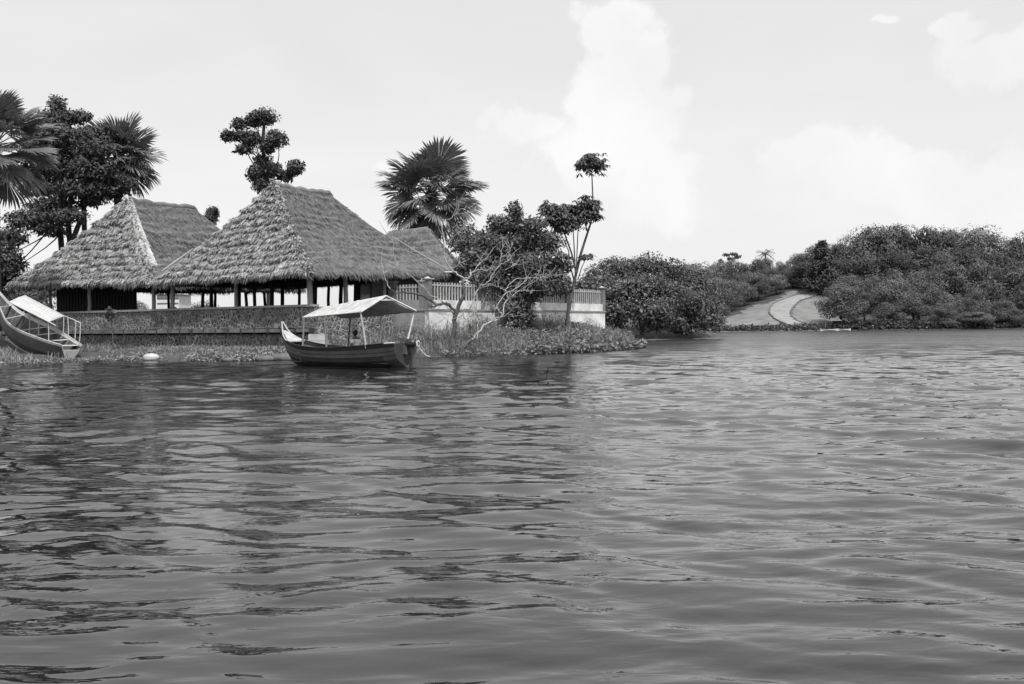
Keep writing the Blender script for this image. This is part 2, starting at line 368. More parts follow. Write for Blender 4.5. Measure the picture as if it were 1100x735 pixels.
def land_z(X, D):
    X = np.asarray(X, float); D = np.asarray(D, float)
    d = sdist(X, D, SHORE); t = sdist(X, D, TERR)
    cap = .55 + 1.0 * sstep(-10.4, -7.5, X) + .9 * sstep(-28, -31, X)
    cap = cap - .22 * sstep(-20.5, -22, X); sl = .30 - .2 * sstep(-20.5, -22.5, X)
    z = np.where(d > 0, np.minimum(.02 + sl * d, cap), np.maximum(.35 * d, -1.5))
    z = z + .10 * fbm(X * .5, D * .5, 0, 5) * sstep(0, 1.5, d)
    return np.where(t > 0, 1.9, z)
def build_land():
    xs = np.concatenate([np.linspace(-150, -45, 20), np.arange(-44, 16, .4), np.linspace(17, 40, 16)])
    ds = np.concatenate([np.arange(38, 82, .4), np.linspace(83, 262, 60)])
    X, D = np.meshgrid(xs, ds)
    mb = MB(); mb.grid(np.stack([X, D, land_z(X, D)], -1)); tag(mb.build('ground', M['earth']), kind='structure')
build_land()
def hill_k(px): return np.interp(px, [600, 740, 785, 850, 890, 925, 1100, 1300], [.03, .07, .13, .21, .205, .11, .095, .09])
def hill_z(X, D):
    X = np.asarray(X, float); D = np.asarray(D, float); px = 550 + 1100 * X / D
    k = hill_k(px); d = D - (204 + .02 * X)
    z = k * np.minimum(d, 60) + .03 * np.clip(d - 60, 0, 80) + .15
    z = np.where(d > 0, np.minimum(z, .25 + d * .5), np.maximum(d * .3, -2)); 
    return z + .25 * fbm(X * .08, D * .08, 0, 9) * sstep(3, 15, d)
def build_hill():
    xs = np.linspace(-60, 420, 240); ds = np.concatenate([np.linspace(198, 275, 90), np.linspace(280, 420, 25)])
    X, D = np.meshgrid(xs, ds); mb = MB(); mb.grid(np.stack([X, D, hill_z(X, D)], -1)); o = mb.build('hill', [M['lawn'], M['earth']]); tag(o, kind='structure')
    xc = (X[:-1, :-1] + X[1:, 1:]) / 2; dc = (D[:-1, :-1] + D[1:, 1:]) / 2; pxx = 550 + 1100 * xc / dc; w = 6 * fbm(xc * .2, dc * .2, 0, 4)
    fl = ((pxx > 896 + w) | (dc > 262) | (pxx < 765 + w) | ((dc > 232 + (pxx - 790) * .3 + w) & (pxx < 862)))
    o.data.polygons.foreach_set('material_index', fl.astype(np.int32).ravel())  # dark earth under the trees, its tone also painting the shade there
build_hill()
def hill_hit(px, py):
    lo = 205.0
    for k in range(900):
        D = lo + k * .1; p = P(px, py, D)
        if p.z <= hill_z(p.x, D): return np.array([p.x, D, float(hill_z(p.x, D))])
    return np.array([p.x, D, float(hill_z(p.x, D))])
def smooth_line(pts, n):
    pts = np.asarray(pts, float); t = np.linspace(0, len(pts) - 1, n); out = []
    for q in t:
        i = min(int(q), len(pts) - 2); f = q - i
        p0, p1, p2, p3 = pts[max(i - 1, 0)], pts[i], pts[i + 1], pts[min(i + 2, len(pts) - 1)]
        out.append(.5 * (2 * p1 + (p2 - p0) * f + (2 * p0 - 5 * p1 + 4 * p2 - p3) * f * f + (3 * p1 - p0 - 3 * p2 + p3) * f ** 3))
    return np.array(out)
def build_path():
    outer = smooth_line([hill_hit(*q) for q in [(850, 350.5), (836, 345), (828, 339), (827, 333), (833, 326), (850, 319), (880, 312), (890, 309)]], 60)
    inner = smooth_line([hill_hit(*q) for q in [(872, 350), (860, 347), (852, 342), (849, 337), (852, 331), (860, 324), (880, 317), (893, 313)]], 60)
    rj = nrng(6); outer[:, :2] += rj.normal(0, .12, (60, 2)); inner[:, :2] += rj.normal(0, .12, (60, 2)); f = np.linspace(0, 1, 6)[None, :, None]; G = outer[:, None] * (1 - f) + inner[:, None] * f
    G[..., 2] = hill_z(G[..., 0], G[..., 1]) + .12
    mb = MB(); mb.grid(G); tag(mb.build('path', M['path']), kind='structure')
    for nm, ln in (('outer', outer), ('inner', inner)):
        ln = ln.copy(); ln[:, 2] = hill_z(ln[:, 0], ln[:, 1]) + .1
        m2 = MB(); a, b = ln[:-1], ln[1:]
        for i in range(4, 50): m2.beam(ln[i], ln[i + 1] + (ln[i + 1] - ln[i]) * .15, .30, .30)
        tag(m2.build('path_kerb', M['kerb']), 'low dark kerb along the ' + nm + ' bend of the pale path on the far lawn', 'kerb')
build_path()

# ------------------------------------------------------------------ thatched roofs
def face_point(A, B, T0, T1, u, v, sag=0.0):
    e = A[None] * (1 - u)[:, None] + B[None] * u[:, None]; t = T0[None] * (1 - u)[:, None] + T1[None] * u[:, None]
    p = e * (1 - v)[:, None] + t * v[:, None]
    p[:, 2] -= sag * np.sin(PI * v); return p
def thatch_face(mb, A, B, T0, T1, layers, style, rg, blades, sag=.25):
    A, B, T0, T1 = [np.array(q, float) for q in (A, B, T0, T1)]
    n = np.cross(B - A, (T0 + T1) / 2 - (A + B) / 2); n /= np.linalg.norm(n)
    if n[2] < 0: n = -n
    down = ((A + B) / 2 - (T0 + T1) / 2); down /= np.linalg.norm(down)
    side = (B - A) / np.linalg.norm(B - A); W = np.linalg.norm(B - A); H = np.linalg.norm((A + B) / 2 - (T0 + T1) / 2)
    rough = style == 'rough'; seed = int(rg.integers(0, 1000)); step = .21 if rough else .10
    def course(u, v):
        x = u * W * (1 - v * .8)
        return v * layers + (.75 if rough else .75) * fbm(x * .45, v * 5, 0, seed) + (.4 if rough else .2) * fbm(x * 2.2, v * 3, 0, seed + 3)
    def off(u, v):
        c = course(u, v); f = c - np.floor(c); p = face_point(A, B, T0, T1, u, v)
        o = step * (1 - f) ** (1.2 if rough else 3)
        if not rough: o *= .25 + .9 * (fbm(u * 7, v * 9, 1.0, seed + 5) > .1)
        o += (.10 if rough else .035) * fbm(p[:, 0] * 2.5, p[:, 1] * 2.5, p[:, 2] * 2.5, seed + 8) 
        return o * sstep(0, .02, u) * sstep(0, .02, 1 - u)
    nu, nv = int(W * 10), int(H * 16)
    u, v = np.meshgrid(np.linspace(0, 1, nu), np.linspace(0, 1, nv)); uf, vf = u.ravel(), v.ravel()
    p = face_point(A, B, T0, T1, uf, vf, sag) + n[None] * off(uf, vf)[:, None]
    mb.grid(p.reshape(nv, nu, 3), 0, False)
    # straw / reed blades
    k = blades; v = 1 - np.sqrt(rg.uniform(0, 1, k * 2)) if np.allclose(T0, T1) else rg.uniform(0, 1, k * 2); u = rg.uniform(0, 1, k * 2)
    c = course(u, v); f = c - np.floor(c); keep = rg.uniform(0, 1, k * 2) < (np.where(f < .4, 1, .35) if rough else .5)
    u, v = u[keep][:k], v[keep][:k]; k = len(u)
    base = face_point(A, B, T0, T1, u, v, sag) + n[None] * (off(u, v) + rg.uniform(-.03, .05, k))[:, None]
    ln = rg.uniform(.16, .42, k) if rough else rg.uniform(.2, .5, k)
    lat = rg.normal(0, .5 if rough else .2, k); lift = rg.normal(.10, .38, k) if rough else rg.normal(.03, .07, k)
    d = down[None] + side[None] * lat[:, None] + n[None] * lift[:, None]; d /= np.linalg.norm(d, axis=1)[:, None]
    w = rg.uniform(.03, .09, k) if rough else rg.uniform(.015, .04, k)
    s = side[None] + n[None] * rg.normal(0, .6, k)[:, None] - d * (side @ d.T)[:, None]; s /= np.linalg.norm(s, axis=1)[:, None]
    mid = base + d * (ln * .55)[:, None]; tip = base + d * ln[:, None] + np.array([0, 0, -.06])
    V = np.stack([base, mid - s * w[:, None] / 2, tip, mid + s * w[:, None] / 2], 1).reshape(-1, 3)
    mb.add(V, np.arange(k * 4).reshape(-1, 4), 0)
    # eave fringe
    k = int(W * 130); u = rg.uniform(0, 1, k); v = rg.uniform(-.005, .03, k)
    base = face_point(A, B, T0, T1, u, v) + n[None] * rg.uniform(-.12, step * .8, k)[:, None]
    ln = rg.uniform(.15, .45, k) * (.7 + .6 * (vnoise(u * W * 1.3, u * 0, 0, seed + 4) * .5 + .5))
    d = down[None] * .55 + np.array([[0, 0, -.7]]) + side[None] * rg.normal(0, .25, k)[:, None]; d /= np.linalg.norm(d, axis=1)[:, None]
    w = rg.uniform(.03, .08, k); mid = base + d * (ln * .5)[:, None]; tip = base + d * ln[:, None]
    s = np.repeat(side[None], k, 0)
    V = np.stack([base, mid - s * w[:, None] / 2, tip, mid + s * w[:, None] / 2], 1).reshape(-1, 3)
    mb.add(V, np.arange(k * 4).reshape(-1, 4), 0)
def roof(root, C0, C1, C2, C3, R0, R1, styles, layers=12, seed=1, amount=1.0):
    """C0 near corner, C1 along the front, C2 along the side, C3 opposite; ridge R0 (front) to R1 (back)"""
    rg = nrng(seed); faces = [(C1, C0, R0, R0), (C0, C2, R0, R1), (C2, C3, R1, R1), (C3, C1, R1, R0)]
    r = MB(); r2 = MB()
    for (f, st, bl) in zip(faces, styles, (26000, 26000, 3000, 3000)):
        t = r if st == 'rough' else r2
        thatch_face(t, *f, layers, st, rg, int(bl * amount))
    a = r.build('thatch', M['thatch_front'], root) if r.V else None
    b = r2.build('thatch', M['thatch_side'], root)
    # ragged tufts lapping over the near hip
    k = 2600; t = rg.uniform(0, 1, k); A, B = np.array(C0), np.array(R0); b = A + (B - A) * t[:, None]; b[:, 2] -= .25 * np.sin(PI * t); b += rg.normal(0, .10, (k, 3)) + [0, 0, .12]
    dd = (A - B) / np.linalg.norm(A - B) + rg.normal(0, .45, (k, 3)); dd /= np.linalg.norm(dd, axis=1)[:, None]; sv = np.cross(dd, rg.normal(0, 1, (k, 3))); sv /= np.linalg.norm(sv, axis=1)[:, None]; l = rg.uniform(.2, .5, k)[:, None]; w = rg.uniform(.02, .05, k)[:, None]
    h = MB(); h.tube([tuple(A + (B - A) * q + [0, 0, -.25 * math.sin(PI * q) + .02]) for q in np.linspace(0, 1, 24)], [.13 + .05 * math.sin(i * 1.9) for i in range(24)], 7)
    h.add(np.stack([b, b + dd * l * .5 - sv * w, b + dd * l, b + dd * l * .5 + sv * w], 1).reshape(-1, 3), np.arange(4 * k).reshape(-1, 4)); h.build('hip_tufts', M['thatch_front'], root)
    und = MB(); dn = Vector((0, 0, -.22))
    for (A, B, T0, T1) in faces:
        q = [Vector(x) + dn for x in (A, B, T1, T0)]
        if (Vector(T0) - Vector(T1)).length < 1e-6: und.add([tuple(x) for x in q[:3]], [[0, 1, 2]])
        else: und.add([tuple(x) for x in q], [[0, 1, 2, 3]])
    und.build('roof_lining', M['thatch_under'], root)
    cap = MB(); rgd = (Vector(R1) - Vector(R0)); m = 14
    pts = [Vector(R0) + rgd * (i / (m - 1)) + Vector((0, 0, .06 + .04 * math.sin(i * 1.7 + seed) + .03 * math.sin(i * 3.1) - .12 * math.sin(PI * i / (m - 1)))) for i in range(m)]
    pts = [pts[0] - rgd.normalized() * .25 - Vector((0, 0, .18))] + pts + [pts[-1] + rgd.normalized() * .3 - Vector((0, 0, .2))]
    cap.tube(pts, [.10] + [.20 + .04 * math.sin(i * 2.3) for i in range(m)] + [.10], 8)
    cap.build('ridge_roll', M['thatch_side'], root)
    return a, b

def rect(C0, e1, s, e2, t): return (C0[0] + e1[0] * s + e2[0] * t, C0[1] + e1[1] * s + e2[1] * t)
def make_post(root, x, y, z0, z1, r=.11, brackets=None, m=None, lean=0):
    mb = MB(); n = 5; rr = random.Random(int(x * 100)); jx = [(rr.uniform(-.03, .03), rr.uniform(-.03, .03)) for _ in range(n)]
    mb.tube([(x + jx[i][0] + lean * i / n, y + jx[i][1], z0 + (z1 - z0) * i / (n - 1)) for i in range(n)], [r * 1.1, r * 1.02, r, r * .97, r * .95], 8)
    for d in (brackets or []):
        mb.tube([(x, y, z1 - .55), (x + d[0] * .3, y + d[1] * .3, z1 - .22), (x + d[0] * .5, y + d[1] * .5, z1 + .05)], [.055, .05, .045], 6)
    mb.build('post', m or M['wood_post'], root)

def pavilion_right():
    C0 = (-10.5, 53.0); e1 = (-.806, .592); e2 = (.592, .806); ze = 4.5
    root = empty('thatched_pavilion', (-12.6, 61.6, 1.9), 'open thatched pavilion on the stone terrace nearest the moored boat, roof tallest', 'pavilion')
    off = Vector((-12.6, 61.6, 1.9))
    def L(p, z): return (p[0] - off.x, p[1] - off.y, z - off.z)
    c = [L(C0, ze), L(rect(C0, e1, 13.5, e2, 0), ze - .05), L(rect(C0, e1, 0, e2, 11.2), ze + .35), L(rect(C0, e1, 13.5, e2, 11.2), ze)]
    ctr = rect(C0, e1, 6.75, e2, 5.7)
    R0 = L((ctr[0] - 2.2 * e2[0], ctr[1] - 2.2 * e2[1]), 10.0); R1 = L((ctr[0] + 2.2 * e2[0], ctr[1] + 2.2 * e2[1]), 9.9)
    roof(root, *c, R0, R1, ('rough', 'smooth', 'smooth', 'smooth'), 13, 3)
    def pp(s, t, z0=1.9, z1=None, r=.11, br=None, m=None):
        q = rect(C0, e1, s, e2, t); dz = min(s, t, 13.5 - s, 11.2 - t); z1 = z1 or ze + .05 + max(0, dz) * .45
        x, y, _ = L(q, 0); make_post(root, x, y, z0 - off.z, z1 - off.z, r, br, m)
    E1, E2 = e1, e2; n1 = (-e1[0], -e1[1]); n2 = (-e2[0], -e2[1])
    pp(.9, .9, 1.9, None, .15); pp(6.8, .8, 1.9, None, .11); pp(12.7, .8, 1.9, None, .13, [E1, n1])
    for t, r in ((3.5, .13), (6.6, .11)): pp(.9, t, 1.9, None, r)
    for s in (4.0, 7.5, 10.5): 
        for t in (4, 7.4): pp(s, t, m=M['wood_dark'], z1=6.0, r=.12)
    for k in range(9): pp(1.0 + 1.42 * k + .2 * math.sin(k * 3), 10.3, m=M['wood_dark'], r=.10 + .03 * (k % 2), z1=5.0)
    for t in (3.5, 6.9): pp(12.6, t, m=M['wood_dark'], z1=5.2)
    bm = MB()
    for (a, b) in (((.9, .9), (12.7, .9)), ((.9, .9), (.9, 10.3)), ((12.6, .9), (12.6, 10.3)), ((.9, 10.3), (12.6, 10.3)), ((4, .9), (4, 10.3)), ((7.5, .9), (7.5, 10.3)), ((10.5, .9), (10.5, 10.3))):
        bm.beam(L(rect(C0, e1, a[0], e2, a[1]), 4.72), L(rect(C0, e1, b[0], e2, b[1]), 4.72), .14, .16)
    bm.build('tie_beams', M['wood_dark'], root)
    # solid side wall at the back half of the side facing the garden fence
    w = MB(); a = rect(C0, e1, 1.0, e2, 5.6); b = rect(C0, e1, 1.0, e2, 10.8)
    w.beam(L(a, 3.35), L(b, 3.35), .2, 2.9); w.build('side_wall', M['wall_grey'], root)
    # pale bargepole along the left hip
    h = MB(); A = Vector(c[1]); B = Vector(R0)
    h.tube([A + (B - A) * t + Vector((-.14, -.02, .16 - .25 * math.sin(PI * t))) for t in (0.10, .15, .2, .25, .3, .36)], [.03, .055, .055, .05, .045, .02], 7); h.build('hip_pole', M['thatch_pale'], root)
    h = MB(); A = Vector(c[2]); B = Vector(R1)
    h.tube([A + (B - A) * t + Vector((.12, .05, .16 - .25 * math.sin(PI * t))) for t in (0.0, .08, .16, .24, .32, .4, .48)], [.03, .045, .05, .05, .045, .04, .02], 7); h.build('hip_pole', M['coping'], root)
pavilion_right()

def pavilion_left():
    C0 = (-21.9, 62.5); e1 = (-.872, .489); e2 = (.489, .872)
    off = Vector((-24.6, 72, 1.9))
    root = empty('thatched_pavilion', off, 'thatched pavilion at the left with a broad pale strip down its roof hip', 'pavilion')
    def L(p, z): return (p[0] - off.x, p[1] - off.y, z - off.z)
    c = [L(C0, 4.5), L(rect(C0, e1, 14, e2, 0), 4.75), L(rect(C0, e1, 0, e2, 14), 4.5), L(rect(C0, e1, 14, e2, 14), 4.7)]
    ctr = rect(C0, e1, 7, e2, 7); R0 = L((ctr[0] - 3 * e2[0], ctr[1] - 3 * e2[1]), 10.45); R1 = L((ctr[0] + 3 * e2[0], ctr[1] + 3 * e2[1]), 10.45)
    roof(root, *c, R0, R1, ('rough', 'smooth', 'smooth', 'smooth'), 11, 8)
    # pale strip of new thatch over the near hip
    rg = nrng(4); A = np.array(R0) ; B = np.array(c[0]); B = A + (B - A) * .80; d = (B - A)
    dn = d / np.linalg.norm(d); fr = np.array([e1[0], e1[1], 0]); sd = np.array([e2[0], e2[1], 0])
    def hp(t, s):   # s -1..1 : onto front face / side face
        wdt = .42 + .38 * t
        q = A[None] + d[None] * t[:, None]; q = q + np.where(s < 0, 1, 0)[:, None] * fr[None] * (-s * wdt)[:, None] + np.where(s > 0, 1, 0)[:, None] * sd[None] * (s * wdt)[:, None]
        q[:, 2] += .34 - .16 * np.abs(s) - .25 * np.sin(PI * t * .8) + .03 * vnoise(t * 30, s * 3, 0, 3); return q
    t, s = np.meshgrid(np.linspace(0.0, 1, 70), np.linspace(-1, 1, 17)); g = hp(t.ravel(), s.ravel()).reshape(17, 70, 3)
    mb = MB(); mb.grid(g)
    edge = np.stack([g[0], g[0] - np.array([0, 0, .5])], 0); mb.grid(edge); edge = np.stack([g[-1], g[-1] - np.array([0, 0, .5])], 0); mb.grid(edge)
    edge = np.stack([g[:, -1], g[:, -1] - np.array([0, 0, .5])], 0); mb.grid(edge)
    k = 3500; t = rg.uniform(0, .97, k); s = rg.uniform(-1, 1, k); b = hp(t, s) + [0, 0, .01]; dd = dn[None] + rg.normal(0, .12, (k, 3)); w = rg.uniform(.02, .05, k)[:, None]
    sv = np.cross(dd, [0, 0, 1.0]); sv /= np.linalg.norm(sv, axis=1)[:, None]; l = rg.uniform(.15, .4, k)[:, None]
    mb.add(np.stack([b, b + dd * l * .5 - sv * w, b + dd * l, b + dd * l * .5 + sv * w], 1).reshape(-1, 3), np.arange(4 * k).reshape(-1, 4))
    mb.build('hip_strip', M['thatch_pale'], root)
    def pp(s, t, z1=4.7, r=.11, br=None, m=None):
        x, y, _ = L(rect(C0, e1, s, e2, t), 0); make_post(root, x, y, 0, z1 - off.z, r, br, m)
    n1 = (-e1[0], -e1[1]); pp(.9, .9, r=.13, br=[e1, n1]); pp(6.9, .9, r=.12, br=[e1, n1]); pp(12.6, 2.2, br=[e1, n1])
    for s in (3, 8, 13): pp(s, 13, m=M['wood_dark'])
    for t in (5, 9): pp(1, t, m=M['wood_dark']); pp(13, t, m=M['wood_dark'])
    pn = MB(); a = rect(C0, e1, 5.2, e2, 3.2); b = rect(C0, e1, 13.2, e2, 3.2); pn.beam(L(a, 3.4), L(b, 3.4), .1, 3.2)
    for k in range(26):
        q = rect(C0, e1, 5.3 + k * .31, e2, 3.1); x, y, _ = L(q, 0); pn.box((x, y, 1.5), (.05, .05, 3.1), math.atan2(e1[1], e1[0]))
    pn.build('board_screen', M['board_dark'], root)
    bm = MB()
    for (a, b) in (((.9, .9), (13, .9)), ((1, .9), (1, 13)), ((13, .9), (13, 13)), ((1, 13), (13, 13)), ((5, .9), (5, 13)), ((9, .9), (9, 13))):
        bm.beam(L(rect(C0, e1, a[0], e2, a[1]), 4.72), L(rect(C0, e1, b[0], e2, b[1]), 4.72), .14, .16)
    bm.build('tie_beams', M['wood_dark'], root)
pavilion_left()

def back_hut():
    off = Vector((-7.6, 77, 1.9)); root = empty('thatched_hut', off, 'small thatched hut behind the garden fence, below the big fan palm', 'hut')
    c = [(3.9, -3.4, 3.75), (-4.4, -3.0, 3.75), (4.4, 4.5, 3.75), (-4.4, 4.5, 3.75)]
    rg = nrng(5); R0, R1 = (-1.6, .3, 6.95), (1.3, .1, 7.25); r = MB()
    for f in ((c[1], c[0], R0, R1), (c[0], c[2], R1, R1), (c[2], c[3], R1, R0), (c[3], c[1], R0, R0)): thatch_face(r, *f, 9, 'smooth', rg, 6000, .1)
    r.build('thatch', M['thatch_side'], root)
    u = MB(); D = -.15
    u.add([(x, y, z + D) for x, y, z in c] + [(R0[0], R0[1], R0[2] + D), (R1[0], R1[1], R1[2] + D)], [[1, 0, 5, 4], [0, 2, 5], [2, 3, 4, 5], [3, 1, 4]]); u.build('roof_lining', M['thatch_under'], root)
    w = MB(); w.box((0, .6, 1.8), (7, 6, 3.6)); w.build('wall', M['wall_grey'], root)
    d = MB(); d.box((2.2, -2.43, 1.1), (1.0, .06, 2.2)); d.build('door', M['wood_dark'], root)
    b = MB(); b.tube([(-4.3, -3.15, 3.62), (0, -3.3, 3.66), (3.9, -3.5, 3.62)], .07, 6); b.build('eave_pole', M['pole_pale'], root)
back_hut()

# ------------------------------------------------------------------ stone terrace wall
def terrace_wall():
    A = Vector((WALL_A.x, WALL_A.y, 0)); B = Vector((WALL_B.x, WALL_B.y, 0)); d = (B - A).normalized(); n = Vector((-d.y, d.x, 0))
    if n.y > 0: n = -n
    root = empty('retaining_wall', A, 'long dark rubble stone terrace wall with a smooth pale coping', 'wall')
    ln = (B - A).length; rz = math.atan2(d.y, d.x)
    def seg(mb, s0, s1, o0, o1, z0, z1, mat_=0):
        c = d * ((s0 + s1) / 2) + n * ((o0 + o1) / 2); mb.box((c.x, c.y, (z0 + z1) / 2), (s1 - s0, abs(o1 - o0), z1 - z0), rz, mat_)
    w = MB(); seg(w, 0, ln, -.9, 0, 1.62, 2.74); w.build('upper_wall', M['stone'], root)
    c = MB(); seg(c, -.08, ln, -.46, .08, 2.742, 2.86); c.build('coping', M['coping'], root)
    lw = MB(); seg(lw, .02, ln, -.9, -.06, -.6, 1.30); lw.build('lower_wall', M['stone'], root)
    rr = random.Random(3); s = 0.0; k = 0
    while s < ln - 1:
        q = 1.12 + rr.uniform(-.05, .05); m = MB(); o = rr.uniform(0, .04); seg(m, s + .03, s + q - .06, -.3, .16 + o, 1.40, 1.60 + rr.uniform(-.03, .03)); m.build('ledge_slab', M['ledge'], root)
        b = MB(); seg(b, s - .03, s + .03, -.3, .19, 1.302, 1.61); b.build('ledge_bracket', M['wood_dark'], root); s += q; k += 1
    # return round the corner towards the fence
    m = MB(); e = Vector((-6.9, 58.5, 0)) - A; m.beam((e.x * .02, e.y * .02, 1.05), (e.x, e.y, 1.05), .3, 3.3); m.build('return_wall', M['stone'], root)
terrace_wall()

def stepped_block():
    mb = MB(); mb.box((0, 0, .22), (1.3, .8, .44)); mb.box((.1, .15, .6), (.9, .5, .3)); o = mb.build('landing_block', M['baluster'], None, (-10.1, 52.6, .55)); tag(o, 'small whitewashed landing block at the corner of the stone wall behind the boat', 'landing block')
stepped_block()

# ------------------------------------------------------------------ garden fence
def fence(pts, zp, zt, bays, label, name, bal_per, bright=True, tops=None):
    A, B = pts; root = empty(name, (A.x, A.y, 0), label, 'fence'); d = B - A; ln = d.length; u = d.normalized(); rz = math.atan2(u.y, u.x)
    def pos(s): q = u * s; return q.x, q.y
    m = MB(); x, y = pos(ln / 2); m.box((x, y, (zp - .06 + .6) / 2), (ln + .3, .34, zp - .06 - .6 + 1.2), rz); m.build('plinth', M['plinth'] if bright else M['coping'], root)  # side run's plinth gets a darker grey that paints in its shade
    m = MB(); m.box((x, y, zp - .01), (ln + .46, .46, .10), rz); m.build('plinth_coping', M['coping'], root)
    for k in range(bays + 1):
        x, y = pos(ln * k / bays); p = MB(); p.box((x, y, (zp + .045 + zt - .12) / 2), (.38, .38, zt - .12 - zp - .045), rz); o = p.build('pillar', M['pillar'], root)
        c = MB(); c.box((x, y, zt - .09), (.52, .52, .055), rz); c.add([(x + a, y + b, zt - .06) for a, b in ((-.22, -.22), (.22, -.22), (.22, .22), (-.22, .22))] + [(x, y, zt + .06)], [[0, 1, 4], [1, 2, 4], [2, 3, 4], [3, 0, 4]]); c.build('cap', M['baluster'], o)
    for k in range(bays):
        s0, s1 = ln * k / bays + .2, ln * (k + 1) / bays - .2
        for z, h in ((zt - .42, .08), (zp + .28, .08)):
            r = MB(); a, b = pos(s0), pos(s1); r.beam((*a, z), (*b, z), .09, h); r.build('rail', M['baluster'], root)
        for j in range(bal_per):
            s = s0 + (s1 - s0) * (j + .5) / bal_per; x, y = pos(s)
            b = MB(); z0, z1 = zp + .12, zt - .26
            b.box((x, y, (z0 + z1) / 2), (.085, .06, z1 - z0), rz); b.build('baluster', M['baluster'], root)
fence(FENCE, 2.6, 4.42, 4, 'long white picket fence with square pillars on a whitewashed plinth, right part', 'garden_fence', 17)
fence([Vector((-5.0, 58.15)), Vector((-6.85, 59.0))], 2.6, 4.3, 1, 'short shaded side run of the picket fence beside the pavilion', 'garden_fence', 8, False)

# ------------------------------------------------------------------ foliage
def leaf_quads(mb, pts, nrm, L_, W_, rg, droop=0.0, mat_=0):
    k = len(pts); t = rg.normal(0, 1, (k, 3)); t[:, 2] -= droop
    nrm = nrm / np.linalg.norm(nrm, axis=1)[:, None]
    t -= nrm * (t * nrm).sum(1)[:, None]; t /= np.linalg.norm(t, axis=1)[:, None]; s = np.cross(nrm, t)
    L = (L_ * rg.uniform(.7, 1.3, k))[:, None]; W = (W_ * rg.uniform(.7, 1.3, k))[:, None]
    V = np.stack([pts, pts + t * L * .5 + s * W * .5 + nrm * W * .1, pts + t * L, pts + t * L * .5 - s * W * .5], 1).reshape(-1, 3)
    mb.add(V, np.arange(4 * k).reshape(-1, 4), mat_)
def clump_leaves(mb, c, r, n, L, W, rg, seed=0, droop=.2, fill=.45, flat=.35, jit=.5):
    d = rg.normal(0, 1, (n, 3)); d /= np.linalg.norm(d, axis=1)[:, None]
    rad = fill + (1 - fill) * rg.uniform(0, 1, n) ** .6
    rad *= 1 + .30 * vnoise(d[:, 0] * 2.2 + seed, d[:, 1] * 2.2, d[:, 2] * 2.2, seed) 
    p = np.array(c) + d * rad[:, None] * np.array(r)
    nr = d * .75 + rg.normal(0, jit, (n, 3)); nr[:, 2] += flat
    leaf_quads(mb, p, nr, L, W, rg, droop)
def limb(mb, a, b, r0, r1, rg, bend=.12, n=6, seg=6):
    a, b = np.array(a, float), np.array(b, float); l = np.linalg.norm(b - a); off = rg.normal(0, bend * l, 3); off[2] = abs(off[2]) * .4
    pts = [a + (b - a) * t + off * math.sin(PI * t) for t in np.linspace(0, 1, seg)]
    mb.tube(pts, list(np.linspace(r0, r1, seg)), n, cap=False)

def px_tree(name, label, base, clumps, D, leafmat, barkmat, L, W, dens, trunk_r=.2, seed=1, stems=None, fork=None, group=None, cat='tree', fill=.45, droop=.2, flat=.35, spread=1.0, top=None, depth=.9, subs=6, reach=.55, grow=1.18):
    """clumps: (px, py, rx, ry[, dD]) read from the photo; each gets real depth"""
    rg = nrng(seed); root = empty(name, base, label, cat, group); b = Vector(base); cr = MB(); tr = MB()
    cs = []
    for i, q in enumerate(clumps):
        px, py, rx, ry = q[:4]; rx *= grow; ry *= grow; dD = q[4] if len(q) > 4 else rg.uniform(-1, 1) * spread
        c = P(px, py, D + dD) - b; k = (D + dD) / FPX; cs.append((np.array(c), rx * k, ry * k))
    for i, (c, rx, ry) in enumerate(cs):
        rd = (rx * .5 + ry * .5) * depth if rx > 2 * ry else rx * depth
        m = max(1, subs); dens_ = dens * 2.6; area = 4 * PI * ((rx * rd + rx * ry + rd * ry) / 3); n = int(dens_ * area / (L * W))
        # broken into sub clumps so the outline is uneven
        for j in range(m):
            dd = rg.normal(0, 1, 3); dd /= np.linalg.norm(dd); sc = rg.uniform(.45, .7)
            cc = c + dd * np.array([rx, rd, ry]) * reach
            clump_leaves(cr, cc, (rx * sc, rd * sc, ry * sc), int(n / m * .75), L, W, rg, seed * 7 + i * 13 + j, droop, fill, flat)
        clump_leaves(cr, c, (rx * .86, rd * .86, ry * .86), int(n * .22), L * 1.9, W * 2.0, rg, seed + i, droop, .25, flat)
        clump_leaves(cr, c, (rx * .97, rd * .97, ry * .97), int(n * .35), L, W, rg, seed + i + 3, droop, .5, flat)
    cr.build('crown', leafmat, root)
    f = np.array(P(*fork[:2], D) - b) if fork else cs[0][0]
    for st in (stems or [[(0, 0, 0), f]]):
        pts = [np.array(s, float) for s in st]; m = len(pts); tr.tube(pts, list(np.linspace(trunk_r, trunk_r * .55, m)), 8, cap=False)
    for i, (c, rx, ry) in enumerate(cs): limb(tr, f * rg.uniform(.8, 1.0), c, trunk_r * .28, .02, rg)
    tr.build('trunk', barkmat, root); return root

